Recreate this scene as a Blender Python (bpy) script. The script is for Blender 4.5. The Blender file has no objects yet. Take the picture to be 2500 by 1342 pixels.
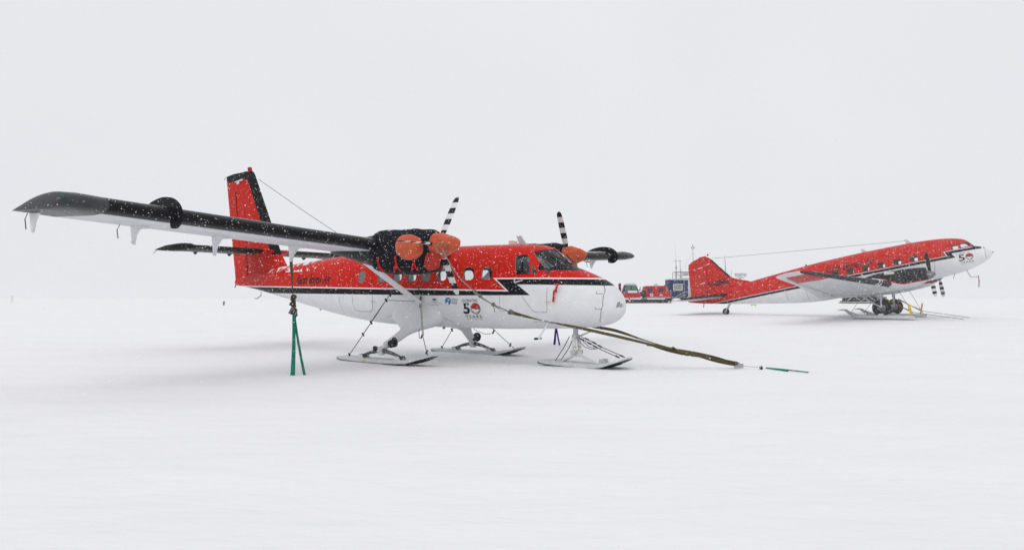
import bpy, bmesh, math, random
import numpy as np
from mathutils import Vector, Matrix, noise

random.seed(7)
R = math.radians
SC = bpy.context.scene
COL = SC.collection

# ------------------------------------------------------------------ camera
F_PX, HOR, CAM_H = 1851.85, 728.2, 1.603          # focal length in photo pixels, horizon row, eye height
cam_d = bpy.data.cameras.new('camera')
cam = bpy.data.objects.new('camera', cam_d); COL.objects.link(cam)
cam.location = (0, 0, CAM_H); cam.rotation_euler = (R(90), 0, 0)
cam_d.sensor_width = 36.0; cam_d.lens = F_PX / 2500 * 36.0
cam_d.shift_y = (HOR - 671.0) / 2500.0
cam_d.clip_start = 0.1; cam_d.clip_end = 6000
SC.camera = cam

# ------------------------------------------------------------------ sky, sun, exposure
SUN_EL, SUN_AZ = 52.0, 205.0                       # high, veiled sun behind the camera's left shoulder
world = bpy.data.worlds.new('World'); SC.world = world; world.use_nodes = True
wn = world.node_tree; wn.nodes.clear()
w_out = wn.nodes.new('ShaderNodeOutputWorld'); w_bg = wn.nodes.new('ShaderNodeBackground')
w_sky = wn.nodes.new('ShaderNodeTexSky'); w_sky.sky_type = 'NISHITA'; w_sky.sun_disc = False
w_sky.sun_elevation = R(SUN_EL); w_sky.sun_rotation = R(SUN_AZ); w_sky.air_density = 1.0; w_sky.dust_density = 2.0
w_mix = wn.nodes.new('ShaderNodeMix'); w_mix.data_type = 'RGBA'
w_mix.inputs['Factor'].default_value = 0.96        # closed cloud deck over the clear-sky radiance
wn.links.new(w_sky.outputs['Color'], w_mix.inputs['A'])
w_tc = wn.nodes.new('ShaderNodeTexCoord'); w_no = wn.nodes.new('ShaderNodeTexNoise')
w_no.inputs['Scale'].default_value = 1.6; w_no.inputs['Detail'].default_value = 3
w_cr = wn.nodes.new('ShaderNodeValToRGB')
w_cr.color_ramp.elements[0].position = 0.25; w_cr.color_ramp.elements[0].color = (7.75, 7.9, 8.35, 1)
w_cr.color_ramp.elements[1].position = 0.75; w_cr.color_ramp.elements[1].color = (8.55, 8.55, 8.75, 1)
wn.links.new(w_tc.outputs['Generated'], w_no.inputs['Vector'])
wn.links.new(w_no.outputs['Fac'], w_cr.inputs['Fac'])
wn.links.new(w_cr.outputs['Color'], w_mix.inputs['B'])
wn.links.new(w_mix.outputs['Result'], w_bg.inputs['Color'])
w_bg.inputs['Strength'].default_value = 0.1
wn.links.new(w_bg.outputs['Background'], w_out.inputs['Surface'])

sun_d = bpy.data.lights.new('sun', 'SUN'); sun_d.energy = 0.7; sun_d.angle = R(50); sun_d.color = (1.0, 0.97, 0.93)
sun = bpy.data.objects.new('sun', sun_d); COL.objects.link(sun)
sun_dir = Vector((math.cos(R(SUN_EL)) * math.sin(R(SUN_AZ)), math.cos(R(SUN_EL)) * math.cos(R(SUN_AZ)), math.sin(R(SUN_EL))))
sun.rotation_euler = sun_dir.to_track_quat('Z', 'Y').to_euler()
sun.location = (0, 0, 60)

SC.view_settings.view_transform = 'Standard'; SC.view_settings.look = 'None'
SC.view_settings.exposure = 0.0; SC.view_settings.gamma = 1.0; SC.view_settings.use_curve_mapping = False
SC.cycles.max_bounces = 8; SC.cycles.transparent_max_bounces = 16; SC.cycles.volume_bounces = 2
try: SC.cycles.use_denoising = True
except Exception: pass

# ------------------------------------------------------------------ node expressions and materials
class X:
    """a tiny expression wrapper round Math nodes"""
    def __init__(self, nt, s): self.nt = nt; self.s = s
    def _m(self, op, *a, clamp=False):
        n = self.nt.nodes.new('ShaderNodeMath'); n.operation = op; n.use_clamp = clamp
        for i, v in enumerate(a):
            if isinstance(v, X): self.nt.links.new(v.s, n.inputs[i])
            else: n.inputs[i].default_value = float(v)
        return X(self.nt, n.outputs[0])
    def __add__(s, o): return s._m('ADD', s, o)
    __radd__ = __add__
    def __sub__(s, o): return s._m('SUBTRACT', s, o)
    def __rsub__(s, o): return s._m('SUBTRACT', o, s)
    def __mul__(s, o): return s._m('MULTIPLY', s, o)
    __rmul__ = __mul__
    def __gt__(s, o): return s._m('GREATER_THAN', s, o)
    def __lt__(s, o): return s._m('LESS_THAN', s, o)
    def __and__(s, o): return s._m('MINIMUM', s, o)
    def __or__(s, o): return s._m('MAXIMUM', s, o)
    def mx(s, o): return s._m('MAXIMUM', s, o)
    def mn(s, o): return s._m('MINIMUM', s, o)
    def ab(s): return s._m('ABSOLUTE', s)
    def smooth(s, a, b):
        n = s.nt.nodes.new('ShaderNodeMapRange'); n.interpolation_type = 'SMOOTHSTEP'
        s.nt.links.new(s.s, n.inputs['Value']); n.inputs['From Min'].default_value = a; n.inputs['From Max'].default_value = b
        return X(s.nt, n.outputs['Result'])

MATS = {}
def mat(name, col, rough=0.45, metal=0.0, var=0.10, nscale=4.0, bump=0.0, bscale=40.0, layers=(), spec=0.08,
        coat=0.0, emit=None, x0=0.0, stretch=None, sheen=0.0):
    """procedural paint: base colour with uneven wear, optional painted layers masked by object coordinates"""
    if name in MATS: return MATS[name]
    m = bpy.data.materials.new(name); m.use_nodes = True; nt = m.node_tree
    b = nt.nodes['Principled BSDF']
    tc = nt.nodes.new('ShaderNodeTexCoord')
    no = nt.nodes.new('ShaderNodeTexNoise'); no.inputs['Scale'].default_value = nscale; no.inputs['Detail'].default_value = 6
    no.inputs['Roughness'].default_value = 0.62
    if stretch:
        mp = nt.nodes.new('ShaderNodeMapping'); mp.inputs['Scale'].default_value = stretch
        nt.links.new(tc.outputs['Object'], mp.inputs['Vector']); nt.links.new(mp.outputs['Vector'], no.inputs['Vector'])
    else: nt.links.new(tc.outputs['Object'], no.inputs['Vector'])
    sep = nt.nodes.new('ShaderNodeSeparateXYZ'); nt.links.new(tc.outputs['Object'], sep.inputs[0])
    xx, yy, zz = (X(nt, sep.outputs[i]) for i in range(3))
    cur = None
    rgb = nt.nodes.new('ShaderNodeRGB'); rgb.outputs[0].default_value = (*col, 1); cur = rgb.outputs[0]
    for fn, c in layers:
        mk = fn(x0 - xx, yy, zz, X(nt, no.outputs['Fac']))
        mx = nt.nodes.new('ShaderNodeMix'); mx.data_type = 'RGBA'
        nt.links.new(mk.s, mx.inputs['Factor']); nt.links.new(cur, mx.inputs['A']); mx.inputs['B'].default_value = (*c, 1)
        cur = mx.outputs['Result']
    if var > 0:
        cr = nt.nodes.new('ShaderNodeMapRange'); nt.links.new(no.outputs['Fac'], cr.inputs['Value'])
        cr.inputs['From Min'].default_value = 0.3; cr.inputs['From Max'].default_value = 0.7
        cr.inputs['To Min'].default_value = 1 - var; cr.inputs['To Max'].default_value = 1.0
        vm = nt.nodes.new('ShaderNodeVectorMath'); vm.operation = 'SCALE'
        nt.links.new(cur, vm.inputs[0]); nt.links.new(cr.outputs['Result'], vm.inputs['Scale']); cur = vm.outputs[0]
    nt.links.new(cur, b.inputs['Base Color'])
    rr = nt.nodes.new('ShaderNodeMapRange'); nt.links.new(no.outputs['Fac'], rr.inputs['Value'])
    rr.inputs['To Min'].default_value = min(1, rough * 1.25); rr.inputs['To Max'].default_value = rough * 0.8
    nt.links.new(rr.outputs['Result'], b.inputs['Roughness'])
    b.inputs['Metallic'].default_value = metal
    b.inputs['Specular IOR Level'].default_value = spec
    b.inputs['Coat Weight'].default_value = coat; b.inputs['Coat Roughness'].default_value = 0.12
    b.inputs['Sheen Weight'].default_value = sheen
    if emit:
        b.inputs['Emission Color'].default_value = (*emit[0], 1); b.inputs['Emission Strength'].default_value = emit[1]
    if bump > 0:
        n2 = nt.nodes.new('ShaderNodeTexNoise'); n2.inputs['Scale'].default_value = bscale; n2.inputs['Detail'].default_value = 3
        nt.links.new(tc.outputs['Object'], n2.inputs['Vector'])
        bp = nt.nodes.new('ShaderNodeBump'); bp.inputs['Strength'].default_value = bump; bp.inputs['Distance'].default_value = 0.02
        nt.links.new(n2.outputs['Fac'], bp.inputs['Height']); nt.links.new(bp.outputs['Normal'], b.inputs['Normal'])
    MATS[name] = m
    return m

def glass_mat(name, tint, refl=1.5):
    m = bpy.data.materials.new(name); m.use_nodes = True; nt = m.node_tree; nt.nodes.clear()
    o = nt.nodes.new('ShaderNodeOutputMaterial'); t = nt.nodes.new('ShaderNodeBsdfTransparent'); g = nt.nodes.new('ShaderNodeBsdfGlossy')
    t.inputs['Color'].default_value = (*tint, 1); g.inputs['Roughness'].default_value = 0.03
    fr = nt.nodes.new('ShaderNodeFresnel'); fr.inputs['IOR'].default_value = refl
    mx = nt.nodes.new('ShaderNodeMixShader')
    nt.links.new(fr.outputs[0], mx.inputs['Fac']); nt.links.new(t.outputs[0], mx.inputs[1]); nt.links.new(g.outputs[0], mx.inputs[2])
    nt.links.new(mx.outputs[0], o.inputs['Surface']); MATS[name] = m
    return m

RED = (0.56, 0.011, 0.003); WHITE = (0.76, 0.77, 0.785); BLACK = (0.006, 0.006, 0.007); LINE = (0.82, 0.80, 0.80)
M_white = mat('white_paint', WHITE, 0.4, var=0.10, nscale=2.5, bump=0.05, bscale=3)
M_red = mat('red_paint', RED, 0.35, var=0.14, nscale=2.5, bump=0.05, bscale=3)
M_black = mat('black_rubber_boot', (0.006, 0.006, 0.007), 0.38, var=0.35, nscale=9, bump=0.08, bscale=22)
M_dkgrey = mat('dark_grey_paint', (0.045, 0.047, 0.052), 0.42, var=0.25)
M_grey = mat('grey_metal', (0.20, 0.205, 0.215), 0.45, metal=0.3, var=0.25, nscale=12)
M_lgrey = mat('light_grey_paint', (0.55, 0.56, 0.58), 0.45, var=0.18, nscale=8)
M_steel = mat('bare_steel', (0.45, 0.45, 0.46), 0.35, metal=0.8, var=0.2, nscale=15)
M_cable = mat('dark_cable', (0.03, 0.03, 0.032), 0.5)
M_tyre = mat('tyre_rubber', (0.016, 0.016, 0.017), 0.7, var=0.4, nscale=10, bump=0.3, bscale=25)
M_inner = mat('cabin_lining', (0.22, 0.22, 0.23), 0.8, var=0.2)
M_frame = mat('window_frame', (0.30, 0.30, 0.32), 0.5)
M_seam = mat('panel_seam', (0.22, 0.22, 0.23), 0.7)
M_seam_red = mat('panel_seam_red', (0.20, 0.012, 0.008), 0.6)
M_text = mat('lettering_black', (0.02, 0.02, 0.022), 0.5, var=0.3, nscale=30)
M_textred = mat('lettering_red', (0.55, 0.03, 0.03), 0.5, var=0.2)
M_blue = mat('emblem_blue', (0.03, 0.20, 0.45), 0.5, var=0.2)
M_webbing = mat('olive_webbing', (0.115, 0.098, 0.045), 0.9, var=0.45, nscale=18, bump=0.3, bscale=120)
M_rope = mat('grey_rope', (0.27, 0.255, 0.22), 0.9, var=0.35, nscale=40, bump=0.4, bscale=160)
M_teal = mat('teal_sling_webbing', (0.006, 0.235, 0.165), 0.8, var=0.35, nscale=14, bump=0.3, bscale=120)
M_purple = mat('purple_sling_webbing', (0.075, 0.008, 0.235), 0.8, var=0.3, nscale=14)
M_orange = mat('orange_cover_cloth', (0.60, 0.105, 0.04), 0.85, var=0.30, nscale=7, bump=0.5, bscale=14, sheen=0.2)
M_cover = mat('black_insulated_cloth', (0.008, 0.008, 0.014), 0.55, var=0.4, nscale=8, bump=0.5, bscale=9, spec=0.06)
M_redstrap = mat('red_webbing', (0.55, 0.012, 0.014), 0.75, var=0.25, nscale=25)
M_yellow = mat('yellow_paint', (0.72, 0.52, 0.03), 0.5, var=0.2)
M_cream = mat('cream_paint', (0.70, 0.68, 0.60), 0.5, var=0.1)
G_clear = glass_mat('cabin_glass', (0.97, 0.975, 0.98), 1.35)
M_frost = mat('frosted_pane', (0.16, 0.165, 0.175), 0.25, var=0.2, nscale=12, spec=0.4)
G_dark = glass_mat('cockpit_glass', (0.62, 0.65, 0.70), 1.5)
G_teal = glass_mat('tinted_glass', (0.45, 0.68, 0.64), 1.55)

# ------------------------------------------------------------------ mesh helpers
class MB:
    """collects shapes that become ONE mesh object"""
    def __init__(self): self.v = []; self.f = []; self.m = []
    def add(self, v, f, mi=0):
        o = len(self.v); self.v += [tuple(p) for p in v]; self.f += [tuple(i + o for i in q) for q in f]; self.m += [mi] * len(f)
        return self
    def box(self, c, d, rot=None, mi=0):
        v = [Vector((sx * d[0] / 2, sy * d[1] / 2, sz * d[2] / 2)) for sx in (-1, 1) for sy in (-1, 1) for sz in (-1, 1)]
        if rot is not None: v = [rot @ p for p in v]
        v = [p + Vector(c) for p in v]
        return self.add(v, [(0, 1, 3, 2), (4, 6, 7, 5), (0, 4, 5, 1), (2, 3, 7, 6), (0, 2, 6, 4), (1, 5, 7, 3)], mi)
    def prism(self, poly, y0, y1, mi=0, P=None):
        """polygon in (s, z) extruded between two y values"""
        n = len(poly); P = P or (lambda s, y, z: (s, y, z))
        v = [P(s, y0, z) for s, z in poly] + [P(s, y1, z) for s, z in poly]
        f = [tuple(range(n)), tuple(range(2 * n - 1, n - 1, -1))] + [(i, (i + 1) % n, n + (i + 1) % n, n + i) for i in range(n)]
        return self.add(v, f, mi)
    def tube(self, path, r, n=8, mi=0, flat=1.0, cap=True, up=Vector((0, 0, 1))):
        path = [Vector(p) for p in path]; k = len(path); rr = r if isinstance(r, (list, tuple)) else [r] * k
        v = []; f = []
        for i, p in enumerate(path):
            t = (path[min(i + 1, k - 1)] - path[max(i - 1, 0)]).normalized()
            u = up if abs(t.dot(up)) < 0.95 else Vector((1, 0, 0))
            a = t.cross(u).normalized(); b = a.cross(t).normalized()
            for j in range(n):
                q = 2 * math.pi * j / n
                v.append(p + a * math.cos(q) * rr[i] + b * math.sin(q) * rr[i] * flat)
        for i in range(k - 1):
            for j in range(n):
                f.append((i * n + j, i * n + (j + 1) % n, (i + 1) * n + (j + 1) % n, (i + 1) * n + j))
        if cap: f += [tuple(range(n - 1, -1, -1)), tuple((k - 1) * n + j for j in range(n))]
        return self.add(v, f, mi)
    def rings(self, rings, mi=0, cap=True):
        n = len(rings[0]); v = [p for r in rings for p in r]; f = []
        for i in range(len(rings) - 1):
            for j in range(n):
                f.append((i * n + j, i * n + (j + 1) % n, (i + 1) * n + (j + 1) % n, (i + 1) * n + j))
        if cap: f += [tuple(range(n - 1, -1, -1)), tuple((len(rings) - 1) * n + j for j in range(n))]
        return self.add(v, f, mi)
    def cyl(self, a, b, r, n=16, mi=0): return self.tube([a, b], r, n, mi)
    def ribbon(self, path, width, thick, side, mi=0, twist=None):
        """flat webbing along a path; side = unit vector across the band, twist = turns along it"""
        path = [Vector(p) for p in path]; k = len(path); v = []; f = []
        for i, p in enumerate(path):
            t = (path[min(i + 1, k - 1)] - path[max(i - 1, 0)]).normalized()
            a = (side - t * side.dot(t)).normalized()
            if twist: a = Matrix.Rotation(twist(i / (k - 1)), 3, t) @ a
            b = t.cross(a)
            w = width(i / (k - 1)) if callable(width) else width
            v += [p + a * w / 2 + b * thick / 2, p - a * w / 2 + b * thick / 2, p - a * w / 2 - b * thick / 2, p + a * w / 2 - b * thick / 2]
        for i in range(k - 1):
            for j in range(4): f.append((4 * i + j, 4 * i + (j + 1) % 4, 4 * i + 4 + (j + 1) % 4, 4 * i + 4 + j))
        f += [(3, 2, 1, 0), (4 * k - 4, 4 * k - 3, 4 * k - 2, 4 * k - 1)]
        return self.add(v, f, mi)
    def build(self, name, mats, parent=None, smooth=35, bevel=0.0, fixn=True):
        me = bpy.data.meshes.new(name); me.from_pydata(self.v, [], self.f)
        mats = mats if isinstance(mats, (list, tuple)) else [mats]
        for m in mats: me.materials.append(m)
        if len(mats) > 1: me.polygons.foreach_set('material_index', self.m)
        if fixn or bevel:
            bm = bmesh.new(); bm.from_mesh(me)
            if bevel:
                es = [e for e in bm.edges if len(e.link_faces) == 2 and e.calc_face_angle(0) > 0.6]
                bmesh.ops.bevel(bm, geom=es, offset=bevel, segments=2, affect='EDGES', profile=0.6, clamp_overlap=True)
            bmesh.ops.recalc_face_normals(bm, faces=bm.faces); bm.to_mesh(me); bm.free()
        return link(name, me, parent, smooth)

def link(name, me, parent=None, smooth=35):
    if smooth:
        me.polygons.foreach_set('use_smooth', [True] * len(me.polygons))
        try: me.set_sharp_from_angle(angle=R(smooth))
        except Exception: pass
    o = bpy.data.objects.new(name, me); COL.objects.link(o)
    if parent is not None: o.parent = parent
    return o
def thing(name, label, cat, loc=(0, 0, 0), rot=(0, 0, 0), group=None):
    o = bpy.data.objects.new(name, None); COL.objects.link(o); o.location = loc; o.rotation_euler = rot
    o.empty_display_size = 0.3
    return tag(o, label, cat, group)
def tag(o, label=None, cat=None, group=None, kind=None):
    if label: o['label'] = label
    if cat: o['category'] = cat
    if group: o['group'] = group
    if kind: o['kind'] = kind
    return o

def pchip(xs, ys):
    xs = np.array(xs, float); ys = np.array(ys, float); h = np.diff(xs); d = np.diff(ys) / h
    m = np.zeros(len(xs)); m[0] = d[0]; m[-1] = d[-1]
    for i in range(1, len(xs) - 1):
        if d[i - 1] * d[i] > 0:
            w1 = 2 * h[i] + h[i - 1]; w2 = h[i] + 2 * h[i - 1]; m[i] = (w1 + w2) / (w1 / d[i - 1] + w2 / d[i])
    def f(x):
        i = int(min(max(np.searchsorted(xs, x) - 1, 0), len(xs) - 2)); t = (x - xs[i]) / h[i]; t = min(max(t, 0), 1)
        return float(ys[i] * (1 + 2 * t) * (1 - t) ** 2 + m[i] * h[i] * t * (1 - t) ** 2 + ys[i + 1] * t * t * (3 - 2 * t) + m[i + 1] * h[i] * t * t * (t - 1))
    return f

def smooth_path(pts, n):
    pts = [Vector(p) for p in pts]; L = [0.0]
    for a, b in zip(pts[:-1], pts[1:]): L.append(L[-1] + (b - a).length)
    fs = [pchip(L, [p[i] for p in pts]) for i in range(3)]
    return [Vector([f_(L[-1] * k / n) for f_ in fs]) for k in range(n + 1)]

class Hull:
    """body of stations: s, top z, bottom z, half width, widest z, upper and lower roundness"""
    def __init__(self, rows, P):
        self.P = P; self.s0 = rows[0][0]; self.s1 = rows[-1][0]
        xs = [r[0] for r in rows]; self.fn = [pchip(xs, [r[i] for r in rows]) for i in range(1, 7)]
    def at(self, s, inset=0.0):
        zt, zb, w, zc, nt, nb = (f(s) for f in self.fn)
        return zt - inset, zb + inset, max(w - inset, 0.004), min(max(zc, zb + inset + 0.003), zt - inset - 0.003), nt, nb
    def ring(self, s, n, inset=0.0):
        zt, zb, w, zc, nt, nb = self.at(s, inset); out = []
        for j in range(n):
            a = 2 * math.pi * j / n; c, q = math.cos(a), math.sin(a); e = nt if q >= 0 else nb
            y = w * math.copysign(abs(c) ** (2 / e), c); z = zc + (zt - zc if q >= 0 else zc - zb) * math.copysign(abs(q) ** (2 / e), q)
            out.append(self.P(s, y, z))
        return out
    def y(self, s, z):
        zt, zb, w, zc, nt, nb = self.at(s); h = (zt - zc) if z >= zc else (zc - zb); e = nt if z >= zc else nb
        q = min(abs(z - zc) / h, 1.0); return w * (1 - q ** e) ** (1 / e)
    def stations(self, dens):
        return dens
    def shell(self, mb, stas, n, inset, mi, flip):
        rings = [self.ring(s, n, inset) for s in stas]
        if flip: rings = [r[::-1] for r in rings]
        mb.rings(rings, mi)

def bool_mesh(a, b, op):
    oa = bpy.data.objects.new('tmp_a', a); ob = bpy.data.objects.new('tmp_b', b); COL.objects.link(oa); COL.objects.link(ob)
    m = oa.modifiers.new('b', 'BOOLEAN'); m.object = ob; m.operation = op; m.solver = 'EXACT'
    dg = bpy.context.evaluated_depsgraph_get(); dg.update()
    r = bpy.data.meshes.new_from_object(oa.evaluated_get(dg))
    bpy.data.objects.remove(oa); bpy.data.objects.remove(ob)
    return r
def raw_mesh(mb, mats, recalc=False):
    me = bpy.data.meshes.new('raw'); me.from_pydata(mb.v, [], mb.f)
    for m in mats: me.materials.append(m)
    me.polygons.foreach_set('material_index', mb.m)
    if recalc:
        bm = bmesh.new(); bm.from_mesh(me); bmesh.ops.recalc_face_normals(bm, faces=bm.faces); bm.to_mesh(me); bm.free()
    return me
def islands(me):
    bm = bmesh.new(); bm.from_mesh(me); seen = set(); out = []
    for f in bm.faces:
        if f.index in seen: continue
        st = [f]; seen.add(f.index); isl = []
        while st:
            g = st.pop(); isl.append(g)
            for e in g.edges:
                for h in e.link_faces:
                    if h.index not in seen: seen.add(h.index); st.append(h)
        idx = {}; vs = []; fs = []
        for g in isl:
            q = []
            for v in g.verts:
                if v.index not in idx: idx[v.index] = len(vs); vs.append(v.co.copy())
                q.append(idx[v.index])
            fs.append(q)
        out.append((vs, fs))
    bm.free(); return out
def rrect(cs, cz, w, h, r, n=5):
    out = []
    for (sx, sz, a0) in ((1, 1, 0), (-1, 1, 90), (-1, -1, 180), (1, -1, 270)):
        for k in range(n + 1):
            a = R(a0 + 90 * k / n); out.append((cs + sx * (w / 2 - r) + r * math.cos(a), cz + sz * (h / 2 - r) + r * math.sin(a)))
    return out

def text_geo(body, shear=0.0, space=1.0, bold=0.0, word=1.0):
    c = bpy.data.curves.new('t', 'FONT'); c.body = body; c.size = 1.0; c.shear = shear; c.space_character = space; c.offset = bold; c.space_word = word
    c.resolution_u = 3
    o = bpy.data.objects.new('t', c); COL.objects.link(o); dg = bpy.context.evaluated_depsgraph_get(); dg.update()
    me = bpy.data.meshes.new_from_object(o.evaluated_get(dg))
    v = np.array([tuple(p.co)[:2] for p in me.vertices]); f = [tuple(p.vertices) for p in me.polygons]
    bpy.data.objects.remove(o); bpy.data.meshes.remove(me); bpy.data.curves.remove(c)
    v[:, 0] -= v[:, 0].min(); v[:, 1] -= v[:, 1].min(); return v, f
def decal(name, v, f, hull, P, parent, m, s0, z0, width=None, height=None, off=0.004, slope=0.0):
    v = np.array(v, float); w = v[:, 0].max() - v[:, 0].min(); h = v[:, 1].max() - v[:, 1].min()
    kx = width / w if width else height / h; ky = height / h if height else kx
    pts = []
    for a, b in v:
        s = s0 - a * kx; z = z0 + b * ky + slope * a * kx; pts.append(P(s, hull.y(s, z) + off, z))
    mb = MB().add(pts, f); return mb.build(name, m, parent, smooth=0, fixn=False)
def seam(target, hull, P, poly, w=0.012, off=0.003, sub=10, side=1):
    """a thin line lying on the hull along a polyline in (s, z)"""
    parent, material = target; mb = MB()
    pts = []
    for (a, b) in zip(poly[:-1], poly[1:]):
        for k in range(sub): t = k / sub; pts.append((a[0] + (b[0] - a[0]) * t, a[1] + (b[1] - a[1]) * t))
    pts.append(poly[-1]); v = []; f = []
    for i, (s, z) in enumerate(pts):
        p, q = pts[max(i - 1, 0)], pts[min(i + 1, len(pts) - 1)]
        dx, dz = q[0] - p[0], q[1] - p[1]; L = math.hypot(dx, dz) or 1; nx, nz = -dz / L * w / 2, dx / L * w / 2
        for sg in (1, -1):
            ss, z2 = s + nx * sg, z + nz * sg; v.append(P(ss, side * (hull.y(ss, z2) + off), z2))
    for i in range(len(pts) - 1): f.append((2 * i, 2 * i + 1, 2 * i + 3, 2 * i + 2))
    mb.add(v, f); return mb.build('panel_seam', material, parent, 0, fixn=False)

def airfoil(n=14, t=0.16, camber=0.03):
    up = []; lo = []
    for i in range(n + 1):
        x = (1 - math.cos(math.pi * i / n)) / 2
        yt = 5 * t * (0.2969 * math.sqrt(x) - 0.126 * x - 0.3516 * x * x + 0.2843 * x ** 3 - 0.1015 * x ** 4)
        yc = camber * 4 * x * (1 - x); up.append((x, yc + yt)); lo.append((x, yc - yt))
    up[-1] = (1, 0.002); lo[-1] = (1, -0.002)
    return up[::-1] + lo[1:]                      # trailing edge over the top to the nose and back underneath
AF16 = airfoil(14, 0.16, 0.03); AF10 = airfoil(10, 0.10, 0.0); AF12 = airfoil(12, 0.15, 0.02)

# ------------------------------------------------------------------ snow ground
def ground_z(y):
    return float(np.interp(y, [-50, 24, 30, 36, 51, 75, 100, 125, 170, 300, 5000], [0, 0, 0.01, 0.06, 0.28, 0.66, 1.05, 1.2, 1.27, 1.3, 1.3]))
def snow_relief(x, y):
    d = math.hypot(x, y); k = 1.0 / (1.0 + (d / 60.0) ** 2)
    q = Vector((x * 0.16 + y * 0.05, y * 0.33 - x * 0.06, 0.0))
    h = 0.045 * noise.fractal(q, 1.0, 2.0, 4)
    q2 = Vector((x * 0.75 + y * 0.3, y * 1.9 - x * 0.35, 3.7))
    rip = noise.noise(Vector((x * 0.11, y * 0.13, 9.1)))
    h += 0.012 * noise.fractal(q2, 1.0, 2.1, 3) * max(0.0, rip + 0.25) * 2.0
    return (h - 0.01) * k
def snow_z(x, y): return ground_z(y) + snow_relief(x, y)

M_snow = mat('wind_packed_snow', (0.885, 0.885, 0.90), 0.75, var=0.05, nscale=0.5, bump=0.0, spec=0.2, stretch=(0.5, 1.2, 1))
nt = M_snow.node_tree; bs = nt.nodes['Principled BSDF']; tc = [n for n in nt.nodes if n.type == 'TEX_COORD'][0]
mp = nt.nodes.new('ShaderNodeMapping'); mp.inputs['Scale'].default_value = (1.0, 2.6, 1); mp.inputs['Rotation'].default_value = (0, 0, R(12))
nt.links.new(tc.outputs['Object'], mp.inputs['Vector'])
h1 = nt.nodes.new('ShaderNodeTexNoise'); h1.inputs['Scale'].default_value = 1.3; h1.inputs['Detail'].default_value = 7; h1.inputs['Roughness'].default_value = 0.6
h2 = nt.nodes.new('ShaderNodeTexNoise'); h2.inputs['Scale'].default_value = 26; h2.inputs['Detail'].default_value = 4
nt.links.new(mp.outputs['Vector'], h1.inputs['Vector']); nt.links.new(tc.outputs['Object'], h2.inputs['Vector'])
ad = nt.nodes.new('ShaderNodeMath'); ad.operation = 'MULTIPLY_ADD'; ad.inputs[1].default_value = 0.07
nt.links.new(h2.outputs['Fac'], ad.inputs[0]); nt.links.new(h1.outputs['Fac'], ad.inputs[2])
bp = nt.nodes.new('ShaderNodeBump'); bp.inputs['Strength'].default_value = 0.45; bp.inputs['Distance'].default_value = 0.10
nt.links.new(ad.outputs[0], bp.inputs['Height']); nt.links.new(bp.outputs['Normal'], bs.inputs['Normal'])

def graded(lo, hi, near, step, g=1.09):
    a = [0.0]; st = step
    while a[-1] < hi:
        if a[-1] > near: st *= g
        a.append(a[-1] + st)
    b = [0.0]; st = step
    while b[-1] > lo:
        if -b[-1] > near: st *= g
        b.append(b[-1] - st)
    return sorted(set(b + a))
gx = graded(-900, 900, 14, 0.16); gy = graded(-60, 900, 24, 0.13)
V = [(x, y, snow_z(x, y)) for y in gy for x in gx]; nx = len(gx)
Fc = [(j * nx + i, j * nx + i + 1, (j + 1) * nx + i + 1, (j + 1) * nx + i) for j in range(len(gy) - 1) for i in range(nx - 1)]
me = bpy.data.meshes.new('snow_ground'); me.from_pydata(V, [], Fc); me.materials.append(M_snow)
snow = link('snow_ground', me, None, smooth=180); tag(snow, kind='structure')

# ================================================================== NEAR AIRCRAFT: high-wing twin on skis
def PT(s, y, z): return (6.43 - s, -y, z)            # s metres behind the datum, y to starboard, z above the snow
near_loc = (-2.2094, 20.7455, 0.0); near_rot = (0, 0, R(-35.712))
plane = thing('ski_plane', 'red, white and black high-wing twin propeller plane on skis with covered engines', 'airplane', near_loc, near_rot)
def VT(s, y, z): return Vector(PT(s, y, z))

H1 = Hull([  # s, top, bottom, half width, widest z, upper/lower exponent
    (0.56, 1.47, 1.38, 0.03, 1.42, 2.0, 2.0),
    (0.60, 1.62, 1.24, 0.19, 1.42, 2.0, 2.0),
    (0.72, 1.79, 1.11, 0.36, 1.43, 2.05, 2.05),
    (0.92, 1.95, 1.01, 0.51, 1.44, 2.1, 2.1),
    (1.20, 2.10, 0.95, 0.63, 1.46, 2.15, 2.2),
    (1.60, 2.26, 0.91, 0.735, 1.50, 2.2, 2.35),
    (1.92, 2.375, 0.89, 0.79, 1.53, 2.25, 2.5),
    (2.04, 2.43, 0.885, 0.805, 1.55, 2.3, 2.55),
    (2.22, 2.60, 0.88, 0.825, 1.58, 2.4, 2.6),
    (2.44, 2.775, 0.87, 0.84, 1.62, 2.5, 2.7),
    (2.62, 2.87, 0.865, 0.85, 1.66, 2.55, 2.8),
    (2.95, 2.925, 0.86, 0.865, 1.70, 2.7, 2.9),
    (3.65, 2.955, 0.84, 0.875, 1.72, 2.8, 3.0),
    (5.30, 2.975, 0.835, 0.88, 1.72, 2.8, 3.0),
    (6.60, 2.975, 0.845, 0.88, 1.72, 2.8, 3.0),
    (7.80, 2.955, 0.89, 0.875, 1.75, 2.7, 2.9),
    (8.90, 2.92, 0.985, 0.85, 1.82, 2.5, 2.7),
    (10.0, 2.85, 1.14, 0.77, 1.90, 2.35, 2.5),
    (11.2, 2.76, 1.35, 0.63, 1.98, 2.2, 2.3),
    (12.4, 2.66, 1.58, 0.47, 2.04, 2.1, 2.2),
    (13.6, 2.54, 1.81, 0.30, 2.10, 2.0, 2.1),
    (14.6, 2.40, 1.97, 0.16, 2.13, 2.0, 2.0),
    (15.33, 2.26, 2.06, 0.05, 2.14, 2.0, 2.0)], PT)
STA1 = [0.56, 0.575, 0.60, 0.64, 0.68, 0.72, 0.78, 0.85, 0.92] + [1.0 + 0.08 * i for i in range(26)] + [3.1 + 0.2 * i for i in range(61)] + [15.33]
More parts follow.
